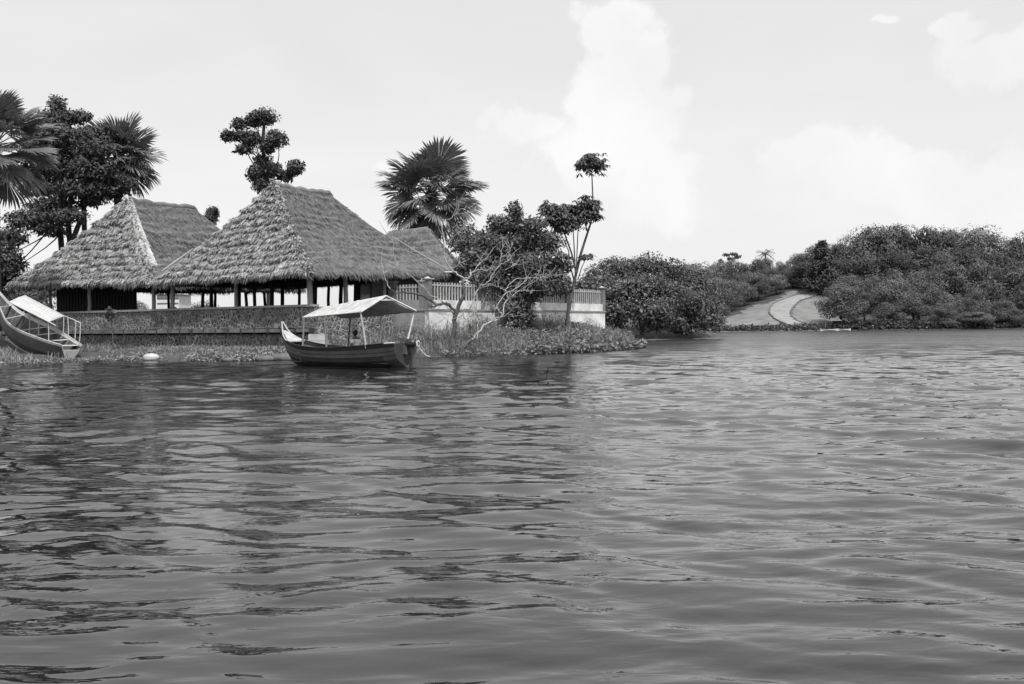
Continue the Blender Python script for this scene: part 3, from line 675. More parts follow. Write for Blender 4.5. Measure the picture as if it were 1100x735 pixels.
# dark layered tree behind the left pavilion
b = (P(70, 350, 78).x, 78, 1.9)
def rel(px, py, D, base): v = P(px, py, D); return (v.x - base[0], v.y - base[1], v.z - base[2])
px_tree('layered_tree', 'tall dark layered tree with several thin trunks behind the left pavilion roof', b,
        [(62, 112, 8, 9), (60, 128, 20, 8), (85, 125, 12, 6), (55, 145, 24, 10), (92, 146, 22, 9), (45, 162, 22, 10), (80, 165, 26, 11), (108, 160, 14, 8), (140, 150, 9, 3), (62, 183, 28, 10), (98, 182, 22, 11),
         (128, 196, 14, 6), (48, 200, 26, 9), (88, 203, 26, 8), (120, 203, 22, 9), (55, 222, 24, 8), (30, 236, 24, 8), (55, 246, 18, 6), (10, 255, 16, 9), (8, 275, 14, 12), (98, 215, 14, 6), (3, 300, 16, 16), (15, 288, 14, 10), (70, 232, 20, 6)],
        78, M['leaf_dark'], M['bark_dark'], .24, .11, .6, .28, 21,
        stems=[[(0, 0, 0), rel(68, 290, 78, b), rel(64, 240, 78, b), rel(66, 200, 78, b), rel(62, 130, 78, b)], [(.6, 0, 0), rel(76, 270, 77.6, b), rel(73, 235, 77.6, b), rel(80, 190, 77.8, b)],
               [(.9, .3, 0), rel(77, 262, 77, b), rel(83, 245, 77, b), rel(92, 225, 77, b)], [(.2, .8, 0), rel(92, 300, 79, b), rel(90, 220, 79, b), rel(96, 180, 79, b)]], fork=(66, 220), flat=.5, spread=1.8, depth=.9, grow=1.3, subs=8)
# shrub mass at far left under it
# clumped tree above the right pavilion ridge
b = (P(290, 350, 92).x, 92, 1.9)
px_tree('clumped_tree', 'dark tree with separate rounded leaf clumps rising above the right pavilion ridge', b,
        [(284, 125, 13, 8), (272, 130, 9, 6), (258, 133, 8, 6), (245, 146, 7, 6), (256, 146, 8, 5), (270, 148, 11, 8), (262, 160, 9, 5), (296, 150, 11, 9), (287, 158, 8, 6), (283, 173, 9, 8), (276, 186, 11, 9), (294, 182, 10, 7), (318, 180, 9, 8), (306, 190, 9, 6), (284, 198, 12, 8)],
        92, M['leaf_dark'], M['bark_dark'], .22, .12, .8, .25, 5, stems=[[(0, 0, 0), rel(287, 250, 92, b), rel(288, 200, 92, b), rel(284, 175, 92, b), rel(282, 155, 92, b), rel(284, 130, 92, b)]], fork=(287, 178), spread=.5, subs=7)
b = (P(228, 350, 105).x, 105, 1.9)
px_tree('small_tree', 'small dark round treetop peeping between the two pavilion roofs', b, [(228, 229, 6, 6), (226, 236, 7, 5), (222, 244, 8, 6)], 105, M['leaf_dark'], M['bark_dark'], .25, .14, 1.0, .15, 6, fork=(227, 240))
# bushy tree in front of the fence
b = (P(556, 352, 63.5).x, 63.5, 1.2)
px_tree('bushy_tree', 'dense bushy tree spilling over the picket fence behind the bare tree', b,
        [(553, 226, 8, 9), (545, 240, 14, 9), (560, 245, 14, 10), (575, 242, 10, 8), (532, 248, 9, 7), (528, 262, 16, 12), (556, 262, 20, 12), (585, 262, 18, 12), (512, 278, 14, 11), (540, 282, 22, 12), (572, 284, 24, 13), (600, 282, 12, 12),
         (520, 298, 15, 9), (552, 302, 22, 10), (585, 304, 22, 12), (604, 308, 10, 10), (562, 318, 14, 12, -1), (550, 333, 12, 11, -1.5), (566, 340, 10, 8, -1.5), (555, 346, 12, 7, -1.5), (500, 262, 9, 9), (496, 285, 8, 8)],
        63.5, M['leaf_mid'], M['bark_dark'], .18, .09, .62, .2, 33, stems=[[(0, 0, 0), rel(558, 320, 63.5, b), rel(556, 280, 63.5, b), rel(555, 245, 63.5, b)], [(.3, 0, 0), rel(572, 310, 63.5, b), rel(585, 270, 63.5, b)], [(-.3, 0, 0), rel(540, 310, 63.5, b), rel(525, 275, 63.5, b)]], fork=(557, 300), spread=1.6, grow=1.25, subs=8)
# pale broken shrub behind hut
b = (P(505, 350, 82).x, 82, 1.9)
px_tree('pale_shrub_tree', 'thin light-leaved tree between the fan palm and the bushy tree', b, [(500, 248, 14, 9), (516, 258, 13, 10), (490, 262, 10, 8), (508, 275, 14, 10), (530, 236, 6, 5), (536, 256, 9, 9)], 82, M['leaf_light'], M['bark'], .26, .13, .35, .15, 12, fork=(508, 280), spread=1)

# dark garden hedge shrubs behind the picket fence
for i, (x0, lab, D) in enumerate([(478, 'dark garden shrub behind the left end of the picket fence', 62.5), (502, 'dark garden shrub behind the second bay of the picket fence', 66.0), (534, 'dark garden shrub behind the middle of the picket fence', 69.0), (592, 'dark garden shrub behind the third bay of the picket fence', 74.0), (625, 'dark garden shrub behind the last bay of the picket fence', 77.5)]):
    b = (P(x0, 340, D).x, D, 1.9)
    px_tree('garden_shrub', lab, b, [(x0 - 9, 320, 12, 9), (x0 + 8, 319, 12, 10), (x0, 311, 12, 8), (x0 - 14, 328, 11, 8), (x0 + 15, 328, 11, 8), (x0, 328, 12, 8)], D, M['leaf_dark'], M['bark_dark'], .22, .12, .5, .08, 60 + i, fork=(x0, 326), spread=.6, group='garden shrubs behind the fence', subs=4)
# slender umbrella tree
def slender_tree():
    D = 66.0; base = P(608.6, 352, D); base.z = float(land_z(base.x, D)) - .1; root = empty('umbrella_leaf_tree', base, 'tall slender tree with drooping leaf umbrellas standing before the fence', 'tree')
    def q(px, py, d=0): return tuple(P(px, py, D + d) - base)
    tr = MB(); tr.tube([(0, 0, 0), q(610, 338), q(613, 321), q(617, 303), q(619, 293)], [.14, .12, .105, .095, .085], 8)
    tr.tube([q(619, 293), q(623, 276), (q(628.6, 258)), q(635, 238.6), q(636.8, 213), q(635.7, 184)], [.10, .09, .075, .06, .05, .035], 7)
    tr.tube([q(619, 293), q(614, 272, -.3), q(606, 250, -.5), q(600, 236, -.6)], [.08, .065, .05, .035], 6)
    tr.tube([q(618, 296), q(617, 270, .4), q(615.5, 245, .6)], [.05, .045, .03], 6); tr.tube([q(619, 290), q(620, 268, .2), q(621, 244, .3)], [.045, .04, .03], 6)
    tr.tube([q(617, 303), q(612, 283, -.6), q(611, 270, -.8), q(600, 245, -1)], [.06, .05, .04, .025], 6)
    tr.tube([q(621, 300), q(625, 287, -.2), q(630, 277, -.3)], [.04, .03, .02], 6); tr.tube([q(606, 250, -.5), q(596, 240, -.3), q(588, 230, -.2)], [.045, .035, .025], 6)
    tr.build('trunk', M['bark'], root)
    rg = nrng(8); cr = MB()
    for (px, py, rx, ry, d) in [(635.7, 176, 16, 9, 0), (634, 172, 9, 6, .2), (633, 222, 13, 9, 0), (630, 232, 13, 8, 0), (620, 232, 10, 9, .3), (612, 226, 10, 8, .6), (609, 240, 12, 8, -.4), (600, 232, 12, 10, -.6), (588, 224, 8, 7, -.2), (593, 236, 9, 7, -.8), (602, 246, 7, 5, -.5), (630, 275, 7, 3, -.3)]:
        c = np.array(q(px, py, d)); k = D / FPX; n = int(rx * ry * .85)
        # palmate leaves: whorls of drooping leaflets on an umbrella
        th = rg.uniform(0, 2 * PI, n); rr = np.sqrt(rg.uniform(0, 1, n)); p = np.stack([np.cos(th) * rr * rx * k, np.sin(th) * rr * rx * k, (np.sqrt(np.clip(1 - rr ** 2, 0, 1)) - .5) * ry * k * 1.3 + rg.normal(0, .38, n) * ry * k], 1) + c
        for j in range(6):
            a = 2 * PI * j / 6 + rg.uniform(-.3, .3, n); dv = np.stack([np.cos(a), np.sin(a), -rg.uniform(.2, 1.1, n)], 1); dv /= np.linalg.norm(dv, axis=1)[:, None]
            sv = np.cross(dv, [0, 0, 1.0]); sv /= np.linalg.norm(sv, axis=1)[:, None]; l = rg.uniform(.26, .5, n)[:, None]; w = l * .17
            cr.add(np.stack([p, p + dv * l * .6 + sv * w, p + dv * l + [0, 0, -.05], p + dv * l * .6 - sv * w], 1).reshape(-1, 3), np.arange(4 * n).reshape(-1, 4))
    cr.build('crown', M['leaf_mid'], root)
slender_tree()

# bare branching tree at the water's edge
def bare_tree():
    D = 56.0; base = P(486, 383, 55.2); base.z = -.1; root = empty('bare_tree', base, 'bare leafless tree with pale crooked branches at the water edge', 'tree')
    rg = nrng(17)
    def line(mb, pts, r0, r1, d0=0, d1=0, twigs=True):
        P3 = [np.array(P(x, y, D + d0 + (d1 - d0) * i / max(1, len(pts) - 1)) - base) for i, (x, y) in enumerate(pts)]
        sm = smooth_line(P3, len(P3) * 4); sm[1:-1] += rg.normal(0, .03, sm[1:-1].shape); mb.tube(sm, list(np.linspace(r0, r1, len(sm))), 6)
        if twigs:
            for k in range(int(len(sm) * .35)):
                i = rg.integers(len(sm) // 3, len(sm) - 1); a = sm[i]; dv = (sm[min(i + 1, len(sm) - 1)] - sm[i - 1]); dv /= np.linalg.norm(dv) + 1e-6
                e = a + (dv + rg.normal(0, .7, 3) + [0, 0, .3]) * rg.uniform(.25, .75); m = (a + e) / 2 + rg.normal(0, .06, 3); mb.tube([a, m, e], [.016, .012, .006], 4)
    tk = MB()
    line(tk, [(486, 384), (486.5, 367), (487.7, 352), (490, 336), (498, 316), (497, 305), (495, 298)], .17, .06, -.8, -.6, False)
    line(tk, [(492, 384), (499, 373), (507, 365)], .12, .10, -.8, -.4, False); line(tk, [(504, 348), (506, 356), (509, 364)], .06, .07, -.2, -.4, False)
    line(tk, [(488, 337), (484, 330), (478.8, 326), (470, 328), (463, 330)], .10, .05, -.6, -1.4); line(tk, [(469, 328), (451, 316.6), (436, 314), (425, 314), (419, 310)], .06, .04, -1, -1.8, False)
    tk.build('trunk', M['bark_mid'], root)
    B = [([(507, 365), (515.5, 355), (525, 347), (540, 339), (541.6, 327), (548, 320.6), (556, 314), (568, 311.6)], .10, .025, -.4, .6), ([(525, 347), (536, 341), (546, 338), (551, 337)], .05, .02, -.3, -.6),
         ([(533, 331), (541.6, 317), (553, 311), (564, 302), (566, 296)], .045, .015, -.2, .4), ([(540, 339), (536, 334), (533, 331)], .05, .045, -.2, -.2),
         ([(491, 336), (500, 332), (505.7, 330), (514, 309), (522, 305), (532, 291), (537, 283), (538, 272), (541, 262)], .075, .015, -.4, .5), ([(514, 309), (514, 302.6), (509, 297)], .03, .012, 0, -.4),
         ([(535, 286), (545, 280), (547, 271), (551, 262)], .03, .01, .3, .8), ([(495, 298), (504, 298), (509, 292), (515.5, 283), (524, 276), (534, 262)], .07, .012, -.6, -.2), ([(505, 295), (514, 290), (522, 291), (532, 286)], .035, .015, -.5, .2),
         ([(543, 313), (550.5, 302), (564, 299), (580.7, 298.5), (597, 294.5)], .04, .01, .2, .9), ([(543, 290), (550, 286), (556, 283)], .025, .01, .4, .8), ([(506.5, 346), (509, 337), (510.6, 329)], .065, .05, -.5, -.4),
         ([(512, 365), (513.5, 352), (513, 342), (510.6, 330)], .06, .04, -.4, -.4), ([(495, 298), (490, 294), (484.5, 289.6), (478, 278), (477, 262), (475, 248), (476, 236)], .075, .035, -.6, -.9), ([(476, 240), (487, 232), (497, 224), (505, 222)], .03, .01, -.9, -.4),
         ([(484.5, 289.6), (492, 284), (499, 280)], .03, .01, -.7, -.4), ([(487, 336), (481, 330), (474, 322), (463, 318), (454, 308), (440, 295), (425, 281), (421.6, 257), (419, 247)], .05, .012, -.8, -2), ([(419, 310), (413, 299), (415, 292), (425, 287), (433, 286)], .04, .012, -1.8, -1.6),
         ([(522, 305), (530, 307), (538, 309), (543, 313), (540, 320)], .03, .012, .1, .3), ([(478, 278), (470, 275), (460, 272)], .02, .008, -.8, -1.1), ([(500, 332), (496, 340), (491, 347)], .04, .05, -.5, -.7)]
    for i, (pts, r0, r1, d0, d1) in enumerate(B):
        mb = MB(); line(mb, pts, r0 * .7, r1 * .7, d0, d1); mb.build('branch', M['bark_pale'], root)
bare_tree()

# ------------------------------------------------------------------ fan palms
def frond_mesh(mb, R_, spread, rg, droop=.35, pet=1.5):
    n = 46; k = np.arange(n); a = (k / (n - 1) - .5) * spread; da = spread / n * .5
    mb.tube([(0, 0, 0), (pet * .5, 0, .05 * pet), (pet, 0, 0)], [.045, .035, .03], 5)
    for i in range(n):
        L = R_ * (1 - .18 * abs(a[i]) / (spread / 2)) * rg.uniform(.88, 1.04); c, s = math.cos(a[i]), math.sin(a[i]); t = np.array([c, s, 0]); w = np.array([-s, c, 0])
        up = .28 * abs(math.sin(a[i])) * R_ * .5; q = np.array([pet, 0, 0]); dz = rg.uniform(.6, 1.4) * droop
        z = lambda r: up * r - dz * r ** 2.6 * R_ * .5
        pts = [(0.02, .0), (.72, .72 * R_ * da * 1.06), (.88, .72 * R_ * da * .6), (1.0, 0.0)]
        V = []
        for r, hw in pts: ctr = q + t * (r * L) + np.array([-.12 * r ** 3 * 0, 0, z(r)]); V += [ctr - w * hw - [0, 0, hw * .5], ctr + [0, 0, hw * .35], ctr + w * hw - [0, 0, hw * .5]]
        F = np.array([[3 * j, 3 * j + 1, 3 * j + 4, 3 * j + 3] for j in range(3)] + [[3 * j + 1, 3 * j + 2, 3 * j + 5, 3 * j + 4] for j in range(3)])
        mb.add(V, F)
def fan_palm(center, ground_z, Rf, pet, nf, label, seed, trunk_r=.35, elevs=(82, -48), group=None, name='fan_palm', m=None, lean=0):
    rg = nrng(seed); base = Vector((center[0] + lean, center[1], ground_z)); root = empty(name, base, label, 'palm tree', group); h = center[2] - ground_z
    tr = MB(); n = 12; tr.tube([(-lean * (i / (n - 1)) ** 1.5, 0, h * i / (n - 1)) for i in range(n)], [trunk_r * (1.15 - .25 * i / n + .05 * (i % 2)) for i in range(n)], 10)
    for k in range(60):   # old leaf bases under the crown
        a = rg.uniform(0, 2 * PI); z = h - rg.uniform(.1, 1.6); tr.tube([(-lean + math.cos(a) * trunk_r * .7, math.sin(a) * trunk_r * .7, z), (-lean + math.cos(a) * trunk_r * 1.5, math.sin(a) * trunk_r * 1.5, z + .35)], [.06, .02], 4)
    tr.build('trunk', M['bark_dark'], root)
    variants = []
    for v in range(5):
        mb = MB(); frond_mesh(mb, Rf * rg.uniform(.9, 1.08), R(rg.uniform(215, 265)), rg, rg.uniform(.3, .7), pet); variants.append(mb)
    meshes = []
    for i in range(nf):
        f = i / (nf - 1); el = R(elevs[0] + (elevs[1] - elevs[0]) * f ** .85 + rg.normal(0, 5)); az = i * 2.39996 + rg.normal(0, .15)
        if i < len(variants): o = variants[i].build('frond', m or M['palm'], root); meshes.append(o.data)
        else: o = bpy.data.objects.new('frond', meshes[i % len(meshes)]); COL.objects.link(o); o.parent = root
        o.location = (-lean, 0, h - .5 * f); o.rotation_mode = 'XYZ'
        # the blade tips over away from the petiole line
        o.rotation_euler = Euler((rg.normal(0, .35), -el, az)); s = rg.uniform(.85, 1.05) * (1 - .2 * (f < .12)); o.scale = (s, s, s)
    return root
fan_palm(P(463, 206, 85), 1.9, 2.5, 2.5, 50, 'large fan palm with a round crown rising behind the small hut', 3, .42, elevs=(84, -58))
fan_palm(P(-7, 154, 60), 1.6, 2.1, 2.1, 44, 'bright fan palm at the left edge of the picture', 9, .3, m=mat('palm_light', .15, .35, 2, .3, spec=.5, trans=.2, objvar=.2))
fan_palm(P(127, 165, 81), 1.9, 2.3, 1.5, 38, 'light grey fan palm beside the dark layered tree at the left', 14, .35, m=bpy.data.materials['palm_light'])

# ------------------------------------------------------------------ far trees
def proto_tree(seed, kind='round'):
    """unit tree: crown about 1 high and 1 wide, base at z=0"""
    rg = nrng(seed); cr = MB(); tr = MB()
    if kind == 'conifer':
        for k in range(16):
            z = .12 + .85 * k / 15; r = .42 * (1 - (k / 16)) + .05
            for j in range(5):
                a = rg.uniform(0, 2 * PI); clump_leaves(cr, (math.cos(a) * r * .6, math.sin(a) * r * .6, z), (r * .55, r * .55, .05), 60, .07, .03, rg, k, .1, .2, .6)
        tr.tube([(0, 0, 0), (0, 0, .95)], [.03, .008], 6)
    else:
        n = 26
        for k in range(n):
            th = rg.uniform(0, 2 * PI); cz = rg.uniform(-1, 1.0); rr = math.sqrt(max(0, 1 - cz * cz)); s = rg.uniform(.11, .20)
            c = (math.cos(th) * rr * .38, math.sin(th) * rr * .38, .58 + cz * .33)
            clump_leaves(cr, c, (s * 1.25, s * 1.25, s * .85), 270, .034, .020, rg, seed * 40 + k, .1, .75, .25, .22)
        clump_leaves(cr, (0, 0, .57), (.33, .33, .29), 1300, .05, .04, rg, seed, .2, .3, .3)
        tr.tube([(0, 0, -.05), (.01, 0, .25), (-.01, .01, .5)], [.035, .028, .02], 6)
        for k in range(5): a = rg.uniform(0, 2 * PI); tr.tube([(0, 0, .25 + .04 * k), (math.cos(a) * .2, math.sin(a) * .2, .5)], [.018, .008], 5)
    return cr, tr
PROTO = {}
def far_tree(px, ytop, D, wfac, label, group, key, z0=None, name='hill_tree', base=None, rz=None, cat='tree'):
    x = (px - 550) / FPX * D
    z = float(hill_z(x, D)) if z0 is None else z0
    top = P(px, ytop, D).z; h = max(2.0, top - z)
    root = empty(name, (x, D, z - .1), label, cat, group)
    if key not in PROTO:
        kind = 'conifer' if 'conifer' in key else 'round'
        cr, tr = proto_tree(sum(ord(ch) * (q + 3) for q, ch in enumerate(key)) % 999, kind); lm = M['leaf_far_dark'] if kind == 'conifer' or 'dark' in key else M['leaf_far']
        if 'near' in key: lm = M['leaf_mid']
        c = cr.build('crown', lm, root); t = tr.build('trunk', M['bark_dark'], root); PROTO[key] = (c, t)
    else:
        for o in PROTO[key]: q = o.copy(); COL.objects.link(q); q.parent = root
    w = h * wfac; root.scale = (w, w, h); root.rotation_euler.z = rz if rz is not None else (px * 1.37 + D) % 6.28
    return root
ORD = ['first', 'second', 'third', 'fourth', 'fifth', 'sixth', 'seventh', 'eighth', 'ninth', 'tenth', 'eleventh', 'twelfth', 'thirteenth', 'fourteenth', 'fifteenth', 'sixteenth', 'seventeenth', 'eighteenth', 'nineteenth', 'twentieth',
       'twenty-first', 'twenty-second', 'twenty-third', 'twenty-fourth', 'twenty-fifth', 'twenty-sixth']
SKX = [735, 748, 765, 785, 803, 820, 838, 855, 872, 888, 905, 922, 940, 958, 978, 998, 1018, 1038, 1058, 1080, 1100, 1140]
SKY = [287, 284, 285, 283, 283, 280, 279, 275, 269, 265, 258, 253, 249, 244, 242, 246, 250, 246, 245, 251, 250, 250]
def forest():
    rr = random.Random(44)
    def row(pxs, dD, dy, wf, desc, jit=4):
        for i, px in enumerate(pxs):
            D = dD + rr.uniform(-3, 3); y = float(np.interp(px, SKX, SKY)) + dy + rr.uniform(-jit, jit)
            far_tree(px + rr.uniform(-3, 3), y, D, wf * rr.uniform(.72, 1.1), 'round tree in the %s of the far hill, %s from left' % (desc, ORD[i]), 'trees on the far hill', ('dark%d' % rr.randint(0, 1)) if rr.random() < .22 else 'round%d' % rr.randint(0, 5))
    row([738 + 17.5 * i for i in range(9)] + [897 + 23 * i for i in range(10)], 268, -2.5, .85, 'skyline row', 3)
    row([748 + 19 * i for i in range(9)], 254, 13, 1.45, 'second row above lawn')
    row([757 + 18 * i for i in range(8)], 262, 9, 1.2, 'row just behind the lawn', 2)
    row([905 + 27 * i for i in range(9)], 252, 20, .9, 'upper wood row', 5)
    row([912 + 28 * i for i in range(8)], 236, 38, .95, 'middle row', 7)
    row([930 + 30 * i for i in range(7)], 221, 58, 1.05, 'lower row', 7)
    row([952 + 31 * i for i in range(6)], 211, 76, 1.25, 'front row by the shore', 5)
    for i, (px, y, D) in enumerate([(748, 302, 224), (765, 298, 232), (783, 300, 238), (800, 302, 243), (815, 296, 247), (834, 293, 250), (852, 291, 254), (868, 288, 257), (757, 322, 214), (774, 325, 222)]):
        far_tree(px, y, D, 1.05, 'leafy tree along the upper edge of the far lawn, %s from its left end' % ORD[i], 'trees along the lawn edge', 'round%d' % (i % 6))
    far_tree(884, 260, 244, .95, 'dark spreading conifer above the top of the pale path', None, 'conifer0', name='dark_conifer')
    far_tree(904, 305, 209, 1.15, 'lone rounded tree at the right foot of the far lawn', None, 'round2', name='lone_tree')
    far_tree(1046, 334, 207.5, 2.2, 'pale low spreading bush on the far shore below the wood', None, 'round4', name='shore_bush', cat='bush')
    far_tree(1018, 340, 207.5, 2.0, 'small low bush left of the pale spreading bush on the shore', None, 'round1', name='shore_bush', cat='bush')
    far_tree(1085, 330, 208, 1.3, 'low dark bush at the right end of the far shore', None, 'round3', name='shore_bush', cat='bush')
forest()
def thin_tree():
    D = 275; x = (785 - 550) / FPX * D; z = float(hill_z(x, D)); root = empty('thin_umbrella_tree', (x, D, z), 'thin flat-topped tree standing above the skyline left of the small palm', 'tree')
    t = MB(); h = P(785, 284, D).z - z; t.tube([(0, 0, 0), (.3, 0, h * .6), (.1, 0, h)], [.3, .2, .15], 6); rg = nrng(3); c = MB()
    for (px, py, rx, ry) in [(774, 281, 2.5, 2.5), (780, 274, 4, 1.2), (788, 273, 5, 1.5), (792, 276, 4, 1.2), (785, 278, 4, 1.0)]:
        q = np.array(P(px, py, D)) - [x, D, z]; k = D / FPX; clump_leaves(c, q, (rx * k, rx * k, ry * k), 150, .5, .28, rg); t.tube([(.1, 0, h), tuple(q)], [.12, .05], 5)
    c.build('crown', M['leaf_far'], root); t.build('trunk', M['bark_dark'], root)
thin_tree()
def small_palm():
    D = 272; x = (823 - 550) / FPX * D; z = float(hill_z(x, D)); root = empty('small_palm', (x, D, z), 'small feathery palm standing up from the far skyline', 'palm tree')
    t = MB(); h = P(823, 273, D).z - z; t.tube([(0, 0, 0), (0, 0, h)], [.25, .18], 6); t.build('trunk', M['bark_dark'], root); rg = nrng(2)
    for i in range(15):
        a = i * 2.4; el = R(60 - 6 * i); f = MB(); L = 2.6; pts = [np.array([math.cos(a) * L * s * math.cos(el * (1 - s * .5)), math.sin(a) * L * s * math.cos(el * (1 - s * .5)), h + L * s * math.sin(el) - 1.1 * s * s]) for s in np.linspace(0, 1, 7)]
        f.tube(pts, .04, 4)
        for k in range(1, 7):
            for sg in (-1, 1):
                w = np.array([-math.sin(a), math.cos(a), -.5]) * sg * .6; p = pts[k]; f.add([p, p + w * .5 + [0, 0, .05], p + w, p + w * .5 - [.12, .12, .1]], [[0, 1, 2, 3]])
        f.build('frond', M['leaf_far_dark'], root)
small_palm()

# mangrove-like trees at mid distance
def broad(label, base_px, base_y, D, clumps, seed, m='leaf_mid', dens=.5):
    b = P(base_px, base_y, D); b.z = max(float(land_z(b.x, D)), -.1); return px_tree('broad_tree', label, b, clumps, D, M[m], M['bark_dark'], .27, .15, dens, .3, seed, spread=4.5, depth=.9, fork=(base_px, base_y - 22), group='broad trees on the spit', subs=7, grow=1.14, reach=.66)
broad('broad dense tree leaning over the water just right of the fence end', 690, 361, 114,
      [(665, 290, 26, 12), (695, 286, 24, 11), (722, 293, 18, 12), (640, 300, 16, 12), (655, 312, 26, 14, -4), (688, 310, 26, 14, -5), (722, 315, 20, 14, -4), (668, 334, 24, 13, -5), (700, 332, 24, 13, -6), (645, 335, 14, 14), (655, 350, 14, 8, -3), (702, 348, 18, 8, -5)], 51)
broad('second broad tree with its foliage hanging to the water at the spit tip', 742, 361, 118,
      [(738, 300, 16, 13), (752, 312, 16, 14), (738, 325, 20, 14, -3), (760, 330, 14, 12), (745, 345, 18, 10, -2), (722, 346, 16, 9, -4), (768, 345, 10, 8), (735, 354, 12, 5, -3)], 52, dens=.55)
broad('low dark tree behind the right end of the picket fence', 618, 352, 108,
      [(632, 312, 12, 10), (618, 325, 14, 12), (636, 330, 12, 12), (604, 335, 10, 10), (625, 343, 16, 8)], 53, 'leaf_dark')

# trees behind pavilions seen through the posts
for i, (px, y, D, lab) in enumerate([(135, 318, 104, 'dark shrubby tree glimpsed under the left pavilion eave'), (30, 296, 100, 'dark tree behind the left end of the left pavilion'), (218, 322, 118, 'shrub seen between the posts right of the white building'), (290, 326, 112, 'low shrub seen between posts of the right pavilion')]):
    far_tree(px, y, D, 1.3, lab, None, 'near%d' % (i % 2), z0=1.9, name='garden_tree')

# ------------------------------------------------------------------ white building behind
def white_building():
    root = empty('white_building', (-35.6, 108, 1.9), 'small white building seen between the posts left of the right pavilion', 'building')
    w = MB(); w.box((0, 0, 1.65), (2.3, 4, 3.3)); w.build('wall', M['white'], root)
    r = MB(); r.add([(-1.4, -2.3, 3.35), (1.4, -2.3, 3.35), (1.4, 2.3, 3.35), (-1.4, 2.3, 3.35), (-.9, 0, 4.2), (.9, 0, 4.2)], [[0, 1, 5, 4], [1, 2, 5], [2, 3, 4, 5], [3, 0, 4], [3, 2, 1, 0]]); r.build('roof', M['hull_pale'], root)
    for k, z in enumerate((2.45, 2.95)): f = MB(); f.box((0, -2.03, z), (2.2, .06, .09)); f.build('shutter_band', M['pillar'], root)
    f = MB(); f.box((.5, -2.04, 1.6), (.8, .08, .9)); f.build('window', M['motor'], root)
white_building()

# ------------------------------------------------------------------ ground cover
def blades(mb, X, D, h0, h1, w, rg, lean=.35):
    k = len(X); z = land_z(X, D); b = np.stack([X, D, z - .03], 1); h = rg.uniform(h0, h1, k); a = rg.uniform(0, 2 * PI, k); ln = rg.uniform(0, lean, k) * h
    t = b + np.stack([np.cos(a) * ln, np.sin(a) * ln, h], 1); m = b + np.stack([np.cos(a) * ln * .25, np.sin(a) * ln * .25, h * .55], 1); s = np.stack([-np.sin(a), np.cos(a), 0 * a], 1) * (w * rg.uniform(.6, 1.4, k))[:, None] / 2
    mb.add(np.stack([b - s * .5, m - s, t, m + s], 1).reshape(-1, 3), np.arange(4 * k).reshape(-1, 4))
BOATZ = [(-24.6, 51.6), (-21.6, 52.3), (-21.3, 55), (-24.5, 59), (-31, 60.5), (-29, 56)]
def scatter(n, box, rg, cond):
    X = rg.uniform(box[0], box[1], n); D = rg.uniform(box[2], box[3], n); ok = cond(X, D) & (sdist(X, D, BOATZ) < 0); return X[ok], D[ok]
